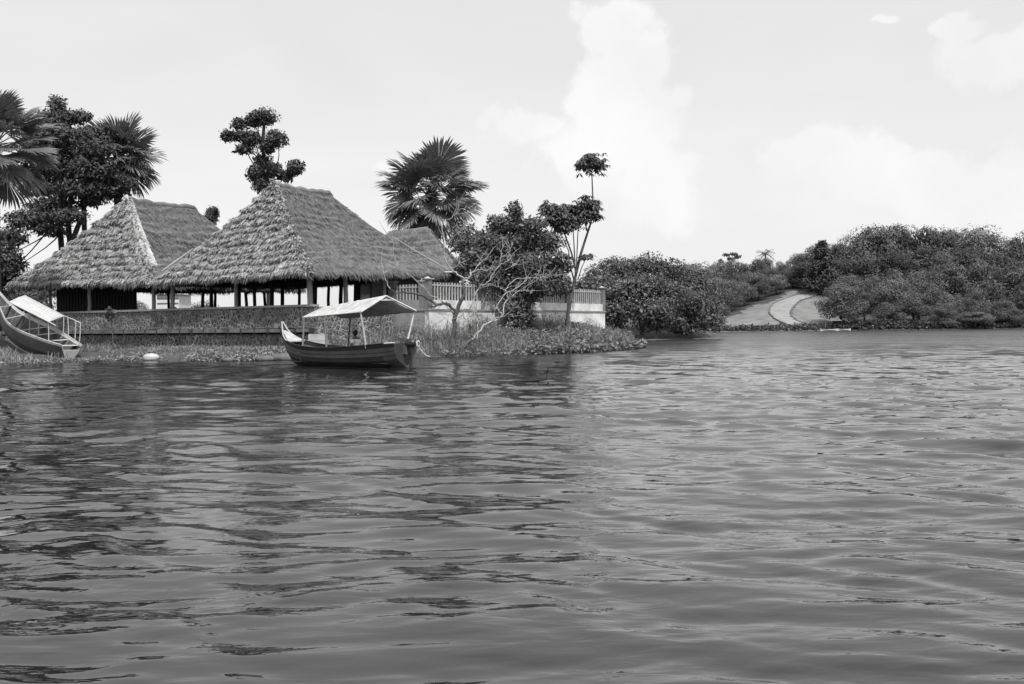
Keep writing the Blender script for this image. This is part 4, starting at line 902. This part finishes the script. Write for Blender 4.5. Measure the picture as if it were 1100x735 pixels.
def ground_cover():
    rg = nrng(77)
    near = lambda lo, hi: (lambda X, D: (sdist(X, D, SHORE) > lo) & (sdist(X, D, SHORE) < hi) & (sdist(X, D, TERR) < -.35))
    mb = MB()
    X, D = scatter(150000, (-10, 13, 51, 80), rg, near(.1, 9)); tall = .55 + .45 * fbm(X * .6, D * .6, 0, 31)
    k = rg.uniform(0, 1, len(X)) < .25 + .75 * tall; X, D, tall = X[k], D[k], tall[k]
    blades(mb, X, D, .10, .62, .03, rg, .9)
    X, D = scatter(12000, (-10, 11, 51, 78), rg, near(.6, 9)); k = fbm(X * .7, D * .7, 0, 51) > .12; blades(mb, X[k], D[k], .6, 1.15, .04, rg, .6)
    X, D = scatter(130000, (-10, 12, 51, 80), rg, near(.3, 9)); k = rg.uniform(0, 1, len(X)) < .3 + .7 * (fbm(X * .8, D * .8, 0, 44) > -.1); X, D = X[k], D[k]; hh = .25 + .85 * sstep(-.25, .5, fbm(X * .9, D * .9, 0, 41))
    nn = rg.normal(0, .7, (len(X), 3)); nn[:, 2] += .5; leaf_quads(mb, np.stack([X, D, land_z(X, D) + rg.uniform(.1, 1, len(X)) * hh], 1), nn, .13, .05, rg)
    tag(mb.build('bank_grass', M['grass']), 'tall rough grass covering the bank below the picket fence', 'grass', kind='stuff')
    mb = MB(); X, D = scatter(70000, (-40, -10, 44, 72), rg, near(.05, 14)); k = rg.uniform(0, 1, len(X)) < .35 + .5 * (fbm(X * .5, D * .5, 0, 8) > 0); X, D = X[k], D[k]
    blades(mb, X, D, .05, .22, .04, rg, .9); X, D = scatter(16000, (-40, -22.5, 47, 60), rg, near(.3, 14)); k = fbm(X * .7, D * .7, 0, 6) > -.05; blades(mb, X[k], D[k], .2, .6, .04, rg, .8)
    tag(mb.build('shore_grass', M['grass']), 'short ragged grass at the foot of the stone wall', 'grass', kind='stuff')
    # broad leaved creepers towards the tip of the bank and pale water weeds under the wall
    mb = MB(); X, D = scatter(26000, (1, 13, 55, 82), rg, near(-.4, 4.5)); z = np.maximum(land_z(X, D), 0) + rg.uniform(.05, .5, len(X)); n = rg.normal(0, .5, (len(X), 3)); n[:, 2] += .8; leaf_quads(mb, np.stack([X, D, z], 1), n, .22, .18, rg)
    X, D = scatter(7000, (-4, 5, 53, 62), rg, near(-.3, 1.0)); z = np.maximum(land_z(X, D), 0) + rg.uniform(.03, .3, len(X)); n = rg.normal(0, .5, (len(X), 3)); n[:, 2] += .8; leaf_quads(mb, np.stack([X, D, z], 1), n, .16, .12, rg)
    tag(mb.build('creepers', M['weed']), 'broad-leaved creeping plants along the tip of the bank', 'ground cover', kind='stuff')
    mb = MB(); X, D = scatter(16000, (-20.5, -10.5, 50, 54.5), rg, near(-.25, 1.3)); k = vnoise(X * .9, D * .9, 0, 12) > -.25; X, D = X[k], D[k]; z = np.maximum(land_z(X, D), 0) + rg.uniform(.02, .22, len(X)); n = rg.normal(0, .6, (len(X), 3)); n[:, 2] += .8; leaf_quads(mb, np.stack([X, D, z], 1), n, .14, .08, rg)
    X, D = scatter(5000, (-25, -20, 47.5, 54), rg, near(-.15, .8)); z = np.maximum(land_z(X, D), 0) + rg.uniform(.0, .15, len(X)); n = rg.normal(0, .6, (len(X), 3)); n[:, 2] += .8; leaf_quads(mb, np.stack([X, D, z], 1), n, .13, .07, rg)
    tag(mb.build('shore_weeds', mat('pale_weed', .22, .6, 2, .5, trans=.15)), 'pale weeds along the waterline below the stone wall', 'ground cover', kind='stuff')
    # lawn foot on the far shore
    mb = MB(); n = 16000; X = rg.uniform(66, 125, n); D = 204.2 + .02 * X + rg.uniform(0, 6, n); z = hill_z(X, D); nr = rg.normal(0, .5, (n, 3)); nr[:, 2] += .6; hh = 2.2 * (.5 + .5 * fbm(X * .25, D * .25, 0, 3)); leaf_quads(mb, np.stack([X, D, np.maximum(z, 0) + rg.uniform(0, 1, n) * hh], 1), nr, .6, .35, rg)
    tag(mb.build('far_undergrowth', M['leaf_far_dark']), 'undergrowth below the trees of the far wood, toned dark for shade', 'undergrowth', kind='stuff')  # dark leaf tone puts the shade under the wood into the colour
    mb = MB(); n = 5000; X = rg.uniform(38, 90, n); D = 204 + .02 * X + rg.uniform(0, 3, n); z = hill_z(X, D); nr = rg.normal(0, .5, (n, 3)); nr[:, 2] += .6; leaf_quads(mb, np.stack([X, D, np.maximum(z, 0) + rg.uniform(0, .7, n)], 1), nr, .6, .35, rg)
    tag(mb.build('far_shore_scrub', M['leaf_mid']), 'low scrub along the foot of the far lawn', 'scrub', kind='stuff')
ground_cover()

def rock(x, y, z, s, m, seed, label):
    mb = MB(); mb.ell((0, 0, 0), s, 18, 11, 0, lambda V: 1 + .22 * fbm(V[:, 0] * 1.6, V[:, 1] * 1.6, V[:, 2] * 1.6 + seed, seed)); tag(mb.build('rock', M[m], None, (x, y, z)), label, 'rock')
q = P(162, 384, 52.6); rock(q.x, q.y, .18, (.42, .3, .22), 'rock_pale', 1, 'pale smooth rock on the waterline below the stone wall')
q = P(146, 383, 54); rock(q.x, q.y, .18, (.35, .3, .2), 'rock', 5, 'small dark rock left of the pale smooth rock')
q = P(303, 383, 51.3); rock(q.x, q.y, .12, (.7, .45, .25), 'rock', 2, 'flat grey rock at the waterline just left of the boat bow')
q = P(285, 385, 51); rock(q.x, q.y, .08, (.5, .4, .2), 'rock', 3, 'low dark rock left of the flat grey rock')
q = P(245, 386, 50.9); rock(q.x, q.y, .06, (.3, .25, .15), 'rock', 4, 'small rock among pale weeds at the middle of the wall foot')

def sapling():
    D = 57.0; b = P(121, 372, D); b.z = float(land_z(b.x, D)); root = empty('sapling', b, 'thin young tree on a stake before the stone wall', 'sapling')
    def q(px, py): return tuple(P(px, py, D) - b)
    t = MB(); t.tube([(0, 0, 0), q(121, 358), q(120, 345), q(119, 333)], [.035, .03, .03, .02], 6); t.build('trunk', M['bark'], root)
    rg = nrng(3); c = MB()
    for (px, py, r) in [(117, 333, 2.2), (120, 337, 3.0), (118, 341, 2.6), (115.5, 338, 2)]: clump_leaves(c, q(px, py), (r * .055, r * .055, r * .06), 50, .2, .1, rg, 3, .6)
    c.build('crown', M['leaf_mid'], root)
sapling()

# ------------------------------------------------------------------ boats
def lerp(a, b, t): return a + (b - a) * t
def hull_from_rings(rings, mats_idx, name, root, mats, thick=.05, smooth=True):
    """rings: list of lists of points, gunwale near .. keel .. gunwale far"""
    mb = MB(); G = np.array([[tuple(p) for p in r] for r in rings]); a, b = G.shape[:2]
    i = np.arange(a - 1)[:, None] * b + np.arange(b - 1)[None]; F = np.stack([i, i + 1, i + b + 1, i + b], -1).reshape(-1, 4)
    mi = np.tile(np.array(mats_idx), a - 1) if not callable(mats_idx) else np.array([mats_idx(r, c) for r in range(a - 1) for c in range(b - 1)])
    mb.add(G.reshape(-1, 3), F, mi, False)
    o = mb.build(name, mats, root); so = o.modifiers.new('thickness', 'SOLIDIFY'); so.thickness = thick; so.offset = 0
    return o, G
def refine(rings, n):
    A = np.array([[tuple(p) for p in r] for r in rings]); cols = [smooth_line(A[:, c], n) for c in range(A.shape[1])]; return [[cols[c][i] for c in range(A.shape[1])] for i in range(n)]

def moored_boat():
    bow = Vector((-10.05, 45.4, 0)); stern = Vector((-3.93, 40.0, 0)); ctr = (bow + stern) / 2; d = (stern - bow); rz = math.atan2(d.y, d.x)
    root = empty('passenger_boat', ctr, 'wooden passenger boat afloat under a gabled canopy with one person aboard', 'boat', rz=rz)
    inv = Matrix.Rotation(-rz, 3, 'Z')
    def LW(p): return inv @ (Vector(p) - ctr)
    def q(px, py, D): return LW(P(px, py, D))
    st = [(-4.30, .03, 1.88, .025, 1.80, .02, 1.72, 1.66), (-4.08, .15, 1.50, .12, 1.38, .08, 1.15, .95), (-3.8, .30, 1.24, .25, 1.10, .16, .72, .42), (-3.3, .48, 1.04, .43, .90, .30, .45, .05), (-2.3, .70, .86, .66, .73, .50, .28, -.12), (-1.0, .80, .78, .77, .65, .62, .22, -.16), (.6, .82, .80, .79, .66, .64, .22, -.16),
          (2.2, .78, .88, .75, .73, .58, .26, -.12), (3.2, .70, .95, .67, .80, .5, .32, -.04), (3.75, .62, .98, .60, .84, .44, .40, .06)]
    rings = []
    for (x, gb, gz, b2, z2, cb, cz, kz) in st:
        m = ((b2 * 2 + cb) / 3, (z2 * 2 + cz) / 3 - 0); m2 = ((b2 + cb * 2) / 3 * 1.02, (z2 + cz * 2) / 3)
        half = [(gb, gz), (b2, z2), m, m2, (cb, cz)]
        rings.append([(x, -b, z) for b, z in half] + [(x, 0, kz)] + [(x, b, z) for b, z in half[::-1]])
    rings = refine(rings, 40)
    def mi(r, c):
        c = min(c, 9 - c)
        if c == 0: return 0
        if c <= 2: return 1
        if r > 33: return 1
        return 2
    hull, G = hull_from_rings(rings, mi, 'hull', root, [M['hull_black'], M['hull_mid'], M['hull_low']])
    tr = MB(); tr.add([G[-1][i] + np.array([.01, 0, 0]) for i in range(11)] + [G[-1][i] - np.array([.05, 0, 0]) for i in range(11)], [list(range(11)), list(range(21, 10, -1))] + [[i, i + 1, i + 12, i + 11] for i in range(10)]); tr.build('transom', M['hull_low'], root)
    for sgn in (0, -1):
        g = MB(); pts = [G[i][0 if sgn == 0 else -1] + np.array([0, 0, .02]) for i in range(40)]; g.tube(pts[:14], [.035] * 14, 6); g.build('bow_trim', M['hull_pale'], root)
        g = MB(); g.tube(pts[13:36], [.03] * 23, 6, 0); g.build('gunwale', M['hull_black'], root); g = MB(); g.tube(pts[35:], [.035] * 5, 6); g.build('stern_trim', M['pole_pale'], root)
    for col in (2, 3, 7, 8):
        g = MB(); g.tube([G[i][col] + np.array([0, -.03 if col < 5 else .03, 0]) for i in range(3, 40)], .014, 5); g.build('rub_strake', M['hull_black'], root)
    bd = MB(); bd.add([(-4.15, -.1, 1.52), (-4.15, .1, 1.52), (-3.3, .44, 1.06), (-3.3, -.44, 1.06), (-4.15, -.1, 1.47), (-4.15, .1, 1.47), (-3.3, .44, 1.01), (-3.3, -.44, 1.01)], [[0, 1, 2, 3], [7, 6, 5, 4], [3, 2, 6, 7], [0, 3, 7, 4], [1, 0, 4, 5], [2, 1, 5, 6]]); bd.build('bow_deck', M['hull_pale'], root)
    sd = MB(); sd.box((3.35, 0, .86), (.7, 1.16, .05)); sd.build('stern_deck', M['hull_pale'], root)
    fl = MB(); fl.box((0, 0, .18), (6.4, .95, .04)); fl.build('floor', M['hull_in'], root)
    for x in (-2.2, -.9, .4, 1.7): s = MB(); s.box((x, 0, .58), (.32, 1.38, .05)); s.box((x, 0, .38), (.06, 1.2, .36)); s.build('bench', M['hull_in'], root)
    # canopy
    nS, fS, rS = q(388, 335.3, 40.4), q(447, 334, 41.5), q(415, 318, 41.0)
    nB, fB, rB = q(325, 341.3, 46.0), q(368, 341.5, 47.3), q(346, 331, 46.7)
    c = MB(); n = 22
    def sheet(a0, a1, b0, b1, m=0, th=.0):
        u, v = np.meshgrid(np.linspace(0, 1, 30), np.linspace(0, 1, 12)); A = np.array(a0), np.array(a1), np.array(b0), np.array(b1)
        p = (A[0] * (1 - u[..., None]) + A[1] * u[..., None]) * (1 - v[..., None]) + (A[2] * (1 - u[..., None]) + A[3] * u[..., None]) * v[..., None]
        p[..., 2] += -.10 * np.sin(PI * v) * (.5 + .5 * np.abs(np.sin(PI * u * 2))) + .018 * vnoise(u * 20, v * 6, 0, 3) - .03 * np.sin(PI * u) * v
        c.grid(p, m)
    sheet(rB, rS, nB, nS); sheet(rB, rS, fB, fS)
    o = c.build('canopy', M['tarp'], root); so = o.modifiers.new('t', 'SOLIDIFY'); so.thickness = .035; so.offset = -1
    e = MB(); e.tube([nS, rS, fS], .035, 6); e.tube([nB, rB, fB], .03, 6); e.tube([nB, nS], .028, 6); e.tube([fB, fS], .028, 6); e.tube([rB, rS], .03, 6)
    m1 = [lerp(nS, fS, t) for t in (.27, .73)]; e.tube([lerp(nS, rS, .72), lerp(fS, rS, .72)], .025, 6); e.build('canopy_frame', M['pole_pale'], root)
    gp = MB(); a, b_ = lerp(nS, rS, .70), lerp(fS, rS, .70); v = Vector((-.04, 0, 0)); gp.add([tuple(a + v), tuple(b_ + v), tuple(rS + v), tuple(a + v * 2), tuple(b_ + v * 2), tuple(rS + v * 2)], [[0, 1, 2], [5, 4, 3]]); gp.build('gable_panel', M['tarp'], root)
    def post(top, bx, sgn, dark):
        b = Vector((bx, sgn * np.interp(bx, [-3.3, -2.3, 0, 2.2, 3.75], [.45, .66, .79, .75, .6]), np.interp(bx, [-3.3, -2.3, 0, 2.2, 3.75], [.95, .75, .68, .78, .9])))
        m = MB(); m.tube([b, lerp(b, top, .5) + Vector((.01, 0, 0)), top], [.045, .04, .035], 7); m.build('canopy_post', M['pole_dark'] if dark else M['pole_pale'], root)
    # near side is local -y
    post(lerp(nB, nS, .03), -1.95, -1, True); post(lerp(nB, nS, .40), -.2, -1, True); post(lerp(nB, nS, .99), 2.25, -1, False)
    post(lerp(fB, fS, .12), -.7, 1, True); post(lerp(fB, fS, .56), 1.3, 1, False); post(lerp(fB, fS, .98), 3.05, 1, False)
    # outboard motor
    mo = MB(); x = 4.08
    mo.ell((x, -.05, .98), (.27, .17, .19), 14, 9); mo.box((x + .02, -.05, .76), (.20, .16, .30)); mo.box((x, -.05, .35), (.11, .09, .80)); mo.box((x + .06, -.05, .02), (.34, .20, .03)); mo.ell((x, -.05, -.22), (.26, .06, .06), 10, 7); mo.build('outboard_motor', M['motor'], root)
    br = MB(); br.box((3.86, -.05, .72), (.22, .30, .34)); br.build('motor_bracket', M['pole_dark'], root)
    h = MB(); h.tube([(x - .2, .02, 1.12), (x - .55, .12, 1.18), (x - .85, .16, 1.16)], [.025, .022, .03], 6); h.build('tiller', M['pole_dark'], root)
    t = MB(); 
    for k, r in enumerate((.11, .09)): t.tube([(x + .24 + .03 * k + .02 * math.sin(a * 2), .12 + r * .75 * math.cos(a), .93 + r * 1.25 * math.sin(a)) for a in np.linspace(0, 2 * PI, 16)], .02, 5)
    t.tube([(x + .25, .15, .8), (x + .42, .2, .62), (x + .55, .25, .5), (x + .7, .32, .44)], .018, 5); t.build('rope_coil', M['pole_pale'], root)
    rp = MB(); rp.tube([(-4.2, 0, 1.5), (-4.28, .5, 1.2), (-4.2, 1.3, .92), (-3.9, 2.2, .7)], .012, 4); rp.build('bow_rope', M['pole_pale'], root)
    return root, q, ctr, rz
boat_root, bq, bctr, brz = moored_boat()

def person():
    seat = P(383, 372, 42.35); seat.z = .63; root = empty('person', (seat.x, seat.y, .20), 'person in a pale shirt seated in the moored boat with head turned away', 'person')
    root.rotation_euler.z = brz + R(8)      # faces the bow: local -x
    verts = [(0, 0, .47), (-.03, 0, .62), (-.04, 0, .80), (-.03, 0, .93), (-.05, 0, 1.00), (-.07, 0, 1.06),
             (-.03, .19, .90), (-.06, .25, .66), (-.26, .20, .56), (-.03, -.19, .90), (-.06, -.25, .66), (-.26, -.20, .56),
             (-.06, .10, .46), (-.46, .14, .46), (-.44, .14, .06), (-.06, -.10, .46), (-.46, -.14, .46), (-.44, -.14, .06), (-.60, .15, .03), (-.60, -.15, .03)]
    edges = [(0, 1), (1, 2), (2, 3), (3, 4), (4, 5), (3, 6), (6, 7), (7, 8), (3, 9), (9, 10), (10, 11), (0, 12), (12, 13), (13, 14), (0, 15), (15, 16), (16, 17), (14, 18), (17, 19)]
    rad = [.15, .145, .16, .13, .06, .055, .065, .048, .034, .065, .048, .034, .09, .065, .045, .09, .065, .045, .035, .035]
    def skin(name, vs, es, rs, m, par, sub=2):
        me = bpy.data.meshes.new(name); me.from_pydata(vs, es, []); me.materials.append(m); o = bpy.data.objects.new(name, me); COL.objects.link(o); o.parent = par
        sk = o.modifiers.new('skin', 'SKIN')
        for i, r in enumerate(rs): me.skin_vertices[0].data[i].radius = (r, r); me.skin_vertices[0].data[i].use_root = (i == 0)
        sk.use_smooth_shade = True; ss = o.modifiers.new('sub', 'SUBSURF'); ss.levels = sub; ss.render_levels = sub; return o
    body = skin('body', verts, edges, rad, M['skin'], root)
    sh = skin('shirt', [verts[i] for i in (0, 1, 2, 3, 6, 9)] + [(-.05, .235, .74), (-.05, -.235, .74)], [(0, 1), (1, 2), (2, 3), (3, 4), (3, 5), (4, 6), (5, 7)], [.165, .16, .178, .145, .085, .085, .075, .075], M['shirt'], root)
    tr = skin('trousers', [verts[i] for i in (0, 12, 13, 14, 15, 16, 17)], [(0, 1), (1, 2), (2, 3), (0, 4), (4, 5), (5, 6)], [.165, .105, .08, .06, .105, .08, .06], M['trousers'], root)
    hd = MB(); hd.ell((-.08, 0, 1.17), (.098, .078, .118), 16, 12); hd.ell((-.185, 0, 1.155), (.022, .015, .022), 8, 6)
    for s in (-1, 1): hd.ell((-.075, s * .08, 1.165), (.022, .012, .032), 8, 6)
    for s in (-1, 1): hd.ell((-.165, s * .03, 1.185), (.012, .014, .009), 8, 6)
    hd.ell((-.165, 0, 1.11), (.014, .028, .008), 8, 6); hd.build('head', M['skin'], root)
    ha = MB(); ha.ell((-.06, 0, 1.20), (.112, .095, .118), 16, 12, 0, lambda V: 1 + .05 * fbm(V[:, 0] * 5, V[:, 1] * 5, V[:, 2] * 5, 3)); ha.build('hair', M['hair'], root)
    for s in (-1, 1):
        h = MB(); h.ell((-.30, s * .195, .545), (.05, .04, .018), 10, 7)
        for k in range(4): y = s * .195 + (k - 1.5) * .019; l = (.07, .08, .075, .06)[k]; h.tube([(-.33, y, .548), (-.33 - l * .5, y, .545), (-.33 - l, y, .525)], [.009, .0085, .007], 6)
        h.tube([(-.29, s * .165, .545), (-.32, s * .14, .54), (-.345, s * .13, .53)], [.011, .010, .008], 6); h.build('hand', M['skin'], root)
person()

def left_boat():
    gn = [(-22, 292, 59.2), (-10, 312, 58.6), (0, 331, 57.6), (7, 345, 56.9), (20, 354.5, 55.9), (38, 362, 54.8), (52, 367, 53.8), (66, 371, 52.9)]
    gf = [(-20, 291, 59.5), (-4, 310, 59.4), (14, 329, 58.9), (31, 340, 58.0), (54, 350.5, 57.0), (71, 360, 55.8), (80, 366, 54.8), (88, 371, 53.7)]
    kl = [(-21, 297, 59.3), (-8, 330, 58.9), (1, 350, 58.3), (12, 366, 57.5), (28, 377, 56.4), (46, 384, 55.3), (60, 387.5, 54.4), (75, 389, 53.6)]
    org = P(40, 372, 56); org.z = 0.3; root = empty('passenger_boat', org, 'empty passenger boat drawn up on the left bank under a flat pale awning', 'boat')
    q = lambda a: np.array(P(*a) - org)
    rings = []
    for a, b, k in zip(gn, gf, kl):
        A, B, K = q(a), q(b), q(k); o = (A - B); o[2] = 0; o /= np.linalg.norm(o) + 1e-6; w = np.linalg.norm(A - B)
        c1 = A * .42 + K * .58 + o * .10 * min(w, 1); c1[2] += -.05; m1 = A * .72 + K * .28 + o * .07 * min(w, 1); c2 = B * .42 + K * .58 - o * .10 * min(w, 1); m2 = B * .72 + K * .28 - o * .07 * min(w, 1)
        rings.append([A, A * .92 + K * .08 + o * .03 * min(w, 1), m1, c1, K, c2, m2, B * .92 + K * .08, B])
    rings = refine(rings, 34)
    hull, G = hull_from_rings(rings, [0, 1, 1, 2, 2, 1, 1, 0], 'hull', root, [M['hull_pale'], M['hull_grey'], M['hull_low']])
    t = MB(); E = G[-1]; dx = (G[-1].mean(0) - G[-2].mean(0)); dx /= np.linalg.norm(dx); T = [E[i] * .72 + E[4] * .28 if i in (0, 8) else E[i] for i in range(9)]
    t.add([p + dx * .01 for p in T] + [p - dx * .06 for p in T], [list(range(9)), list(range(17, 8, -1)), [0, 9, 17, 8]]); t.build('transom', M['white'], root)
    for s in (0, -1): g = MB(); g.tube([G[i][s] + [0, 0, .02] for i in range(34)], .035, 6); g.build('gunwale', M['hull_pale'], root)
    def cross(fr, nm, m, w, dz=-.22, h=.04):
        i = int(fr * 33); A = G[i][0] * .97 + G[i][8] * .03; B = G[i][0] * .03 + G[i][8] * .97; b = MB(); b.beam(A + [0, 0, dz], B + [0, 0, dz], w, h); b.build(nm, m, root)
    for fr in (.55, .66, .77): cross(fr, 'bench', M['white'], .30, -.14)
    for fr in (.28, .40): cross(fr, 'bow_beam', M['hull_pale'], .14, -.04)
    cross(.93, 'stern_bench', M['white'], .75, -.14)
    # ribs inside
    for k in range(8, 32, 3):
        r = MB(); r.tube([G[k][i] * .985 + G[k].mean(0) * .015 for i in range(5, 9)], .025, 5); r.build('rib', M['pole_pale'], root)
    # awning
    a = [q((10, 324.5, 55.6)), q((26.5, 317.7, 57.6)), q((68.7, 339.5, 55.9)), q((52.4, 345.8, 53.7))]
    u, v = np.meshgrid(np.linspace(0, 1, 24), np.linspace(0, 1, 10)); p = (a[0] * (1 - u[..., None]) + a[3] * u[..., None]) * (1 - v[..., None]) + (a[1] * (1 - u[..., None]) + a[2] * u[..., None]) * v[..., None]
    p[..., 2] += .05 * np.sin(PI * v) + .012 * vnoise(u * 10, v * 5, 0, 7)
    c = MB(); c.grid(p); o = c.build('awning', M['tarp_left'], root); so = o.modifiers.new('t', 'SOLIDIFY'); so.thickness = .04; so.offset = -1
    # faded painted strokes on the awning
    w = MB(); rr = random.Random(6)
    def on(u_, v_): return (a[0] * (1 - u_) + a[3] * u_) * (1 - v_) + (a[1] * (1 - u_) + a[2] * u_) * v_ + np.array([0, 0, .05 * math.sin(PI * v_) + .018])
    for row, (v0, u0, u1) in enumerate(((.64, .12, .34), (.62, .46, .9), (.42, .36, .92), (.27, .5, .8))):
        s = u0
        while s < u1: l = rr.uniform(.03, .07); w.add([on(s, v0), on(s + l * .8, v0 + rr.uniform(-.02, .02)), on(s + l * .8, v0 + .09), on(s, v0 + .10)], [[0, 1, 2, 3]]); s += l + .015
    w.build('faded_strokes', M['white'], o)
    f = MB(); top = [q((68.7, 339.5, 55.9)), q((78, 343, 55.4)), q((86.4, 347, 54.9))]; f.tube(top, .03, 6); f.tube([q((52.4, 345.8, 53.7)), q((60, 350, 53.4))], .03, 6)
    for i in (0, 3): f.tube([a[i], a[{0: 1, 3: 2}[i]]], .03, 6)
    f.tube([a[0], a[3]], .03, 6); f.tube([a[1], a[2]], .03, 6); f.build('awning_frame', M['pole_pale'], root)
    for (x0, y0, x1, y1, D) in [(61, 343, 61, 354, 56.1), (68.5, 340, 68, 357.5, 55.8), (73, 342, 73.5, 361, 55.5), (81.5, 344.5, 80.5, 365, 55.0), (86.4, 347, 85.5, 367.5, 54.8), (52, 346, 52.3, 366, 53.8), (41, 341, 41.5, 359, 54.9), (32, 336, 31.5, 358, 55.6)]:
        m = MB(); A, B = q((x0, y0, D)), q((x1, y1, D)); m.tube([A, (A + B) / 2 + [.01, 0, 0], B], .026, 6); m.build('awning_post', M['pole_pale'], root)
left_boat()

# ------------------------------------------------------------------ birds, stick, far shore bits
def bird(p, s, label, rz=0):
    mb = MB(); mb.ell((0, 0, .12), (.16, .07, .075), 12, 8); mb.ell((.13, 0, .24), (.055, .045, .05), 10, 7); mb.tube([(.09, 0, .15), (.12, 0, .22)], [.05, .035], 7)
    mb.tube([(.17, 0, .24), (.26, 0, .225)], [.018, .004], 5); mb.tube([(-.12, 0, .12), (-.32, 0, .06)], [.05, .02], 5); mb.tube([(0, .03, .07), (0.01, .03, -.02)], .008, 4); mb.tube([(0, -.03, .07), (0.01, -.03, -.02)], .008, 4)
    o = mb.build('bird', M['feather'], None, p); o.scale = (s,) * 3; o.rotation_euler.z = rz; tag(o, label, 'bird')
q = P(586, 410, 29.5)
st = MB(); st.tube([(-.9, 0, .02), (-.3, .02, .03), (0, 0, .05), (.04, 0, .16), (.05, 0, .24)], [.02, .03, .03, .02, .015], 6); tag(st.build('floating_branch', M['bark_dark'], None, (q.x, q.y, 0)), 'small dark branch sticking out of the open water', 'branch')
bird((q.x + .05, q.y, .24), .55, 'small black bird perched on the branch in the open water', 1.2)
bird(P(696, 274.5, 114), 1.7, 'black bird on top of the broad tree right of the fence', 1.0)
bird(P(722, 280.5, 114), 1.6, 'black bird on the right shoulder of the broad tree', 2.5)

def far_shore_bits():
    D = 203.5
    root = empty('kiosk', (P(900, 350, D).x, D + 2, .3), 'tiny open shelter on the far shore under the lone rounded tree', 'shelter')
    r = MB(); r.add([(-1.3, -.9, 1.7), (1.3, -.9, 1.7), (1.3, .9, 1.7), (-1.3, .9, 1.7), (-.7, 0, 2.3), (.7, 0, 2.3)], [[0, 1, 5, 4], [1, 2, 5], [2, 3, 4, 5], [3, 0, 4], [3, 2, 1, 0]]); r.build('roof', M['thatch_side'], root)
    for a, b in ((-1.1, -.7), (1.1, -.7), (1.1, .7), (-1.1, .7)): p = MB(); p.tube([(a, b, -.3), (a, b, 1.75)], .08, 6); p.build('post', M['wood_dark'], root)
    for i, (px, ln, lab) in enumerate([(890, 3.4, 'long low white rowing boat on the far shore, left of a second one'), (906, 2.6, 'shorter low white rowing boat on the far shore')]):
        rt = empty('rowing_boat', (P(px, 350, 202).x, 201.6, 0), lab, 'boat', 'rowing boats on the far shore'); rings = []
        for t in np.linspace(-1, 1, 9): w = .6 * (1 - abs(t) ** 2.5) + .02; h = .28 + .15 * t * t; rings.append([(t * ln / 2, -w, h), (t * ln / 2, -w * .7, .05), (t * ln / 2, 0, -.1), (t * ln / 2, w * .7, .05), (t * ln / 2, w, h)])
        hull_from_rings(rings, [0, 0, 0, 0], 'hull', rt, [M['white']], .05); b = MB(); b.box((0, 0, .38), (.3, 1.0, .05)); b.build('bench', M['wood_post'], rt)
far_shore_bits()
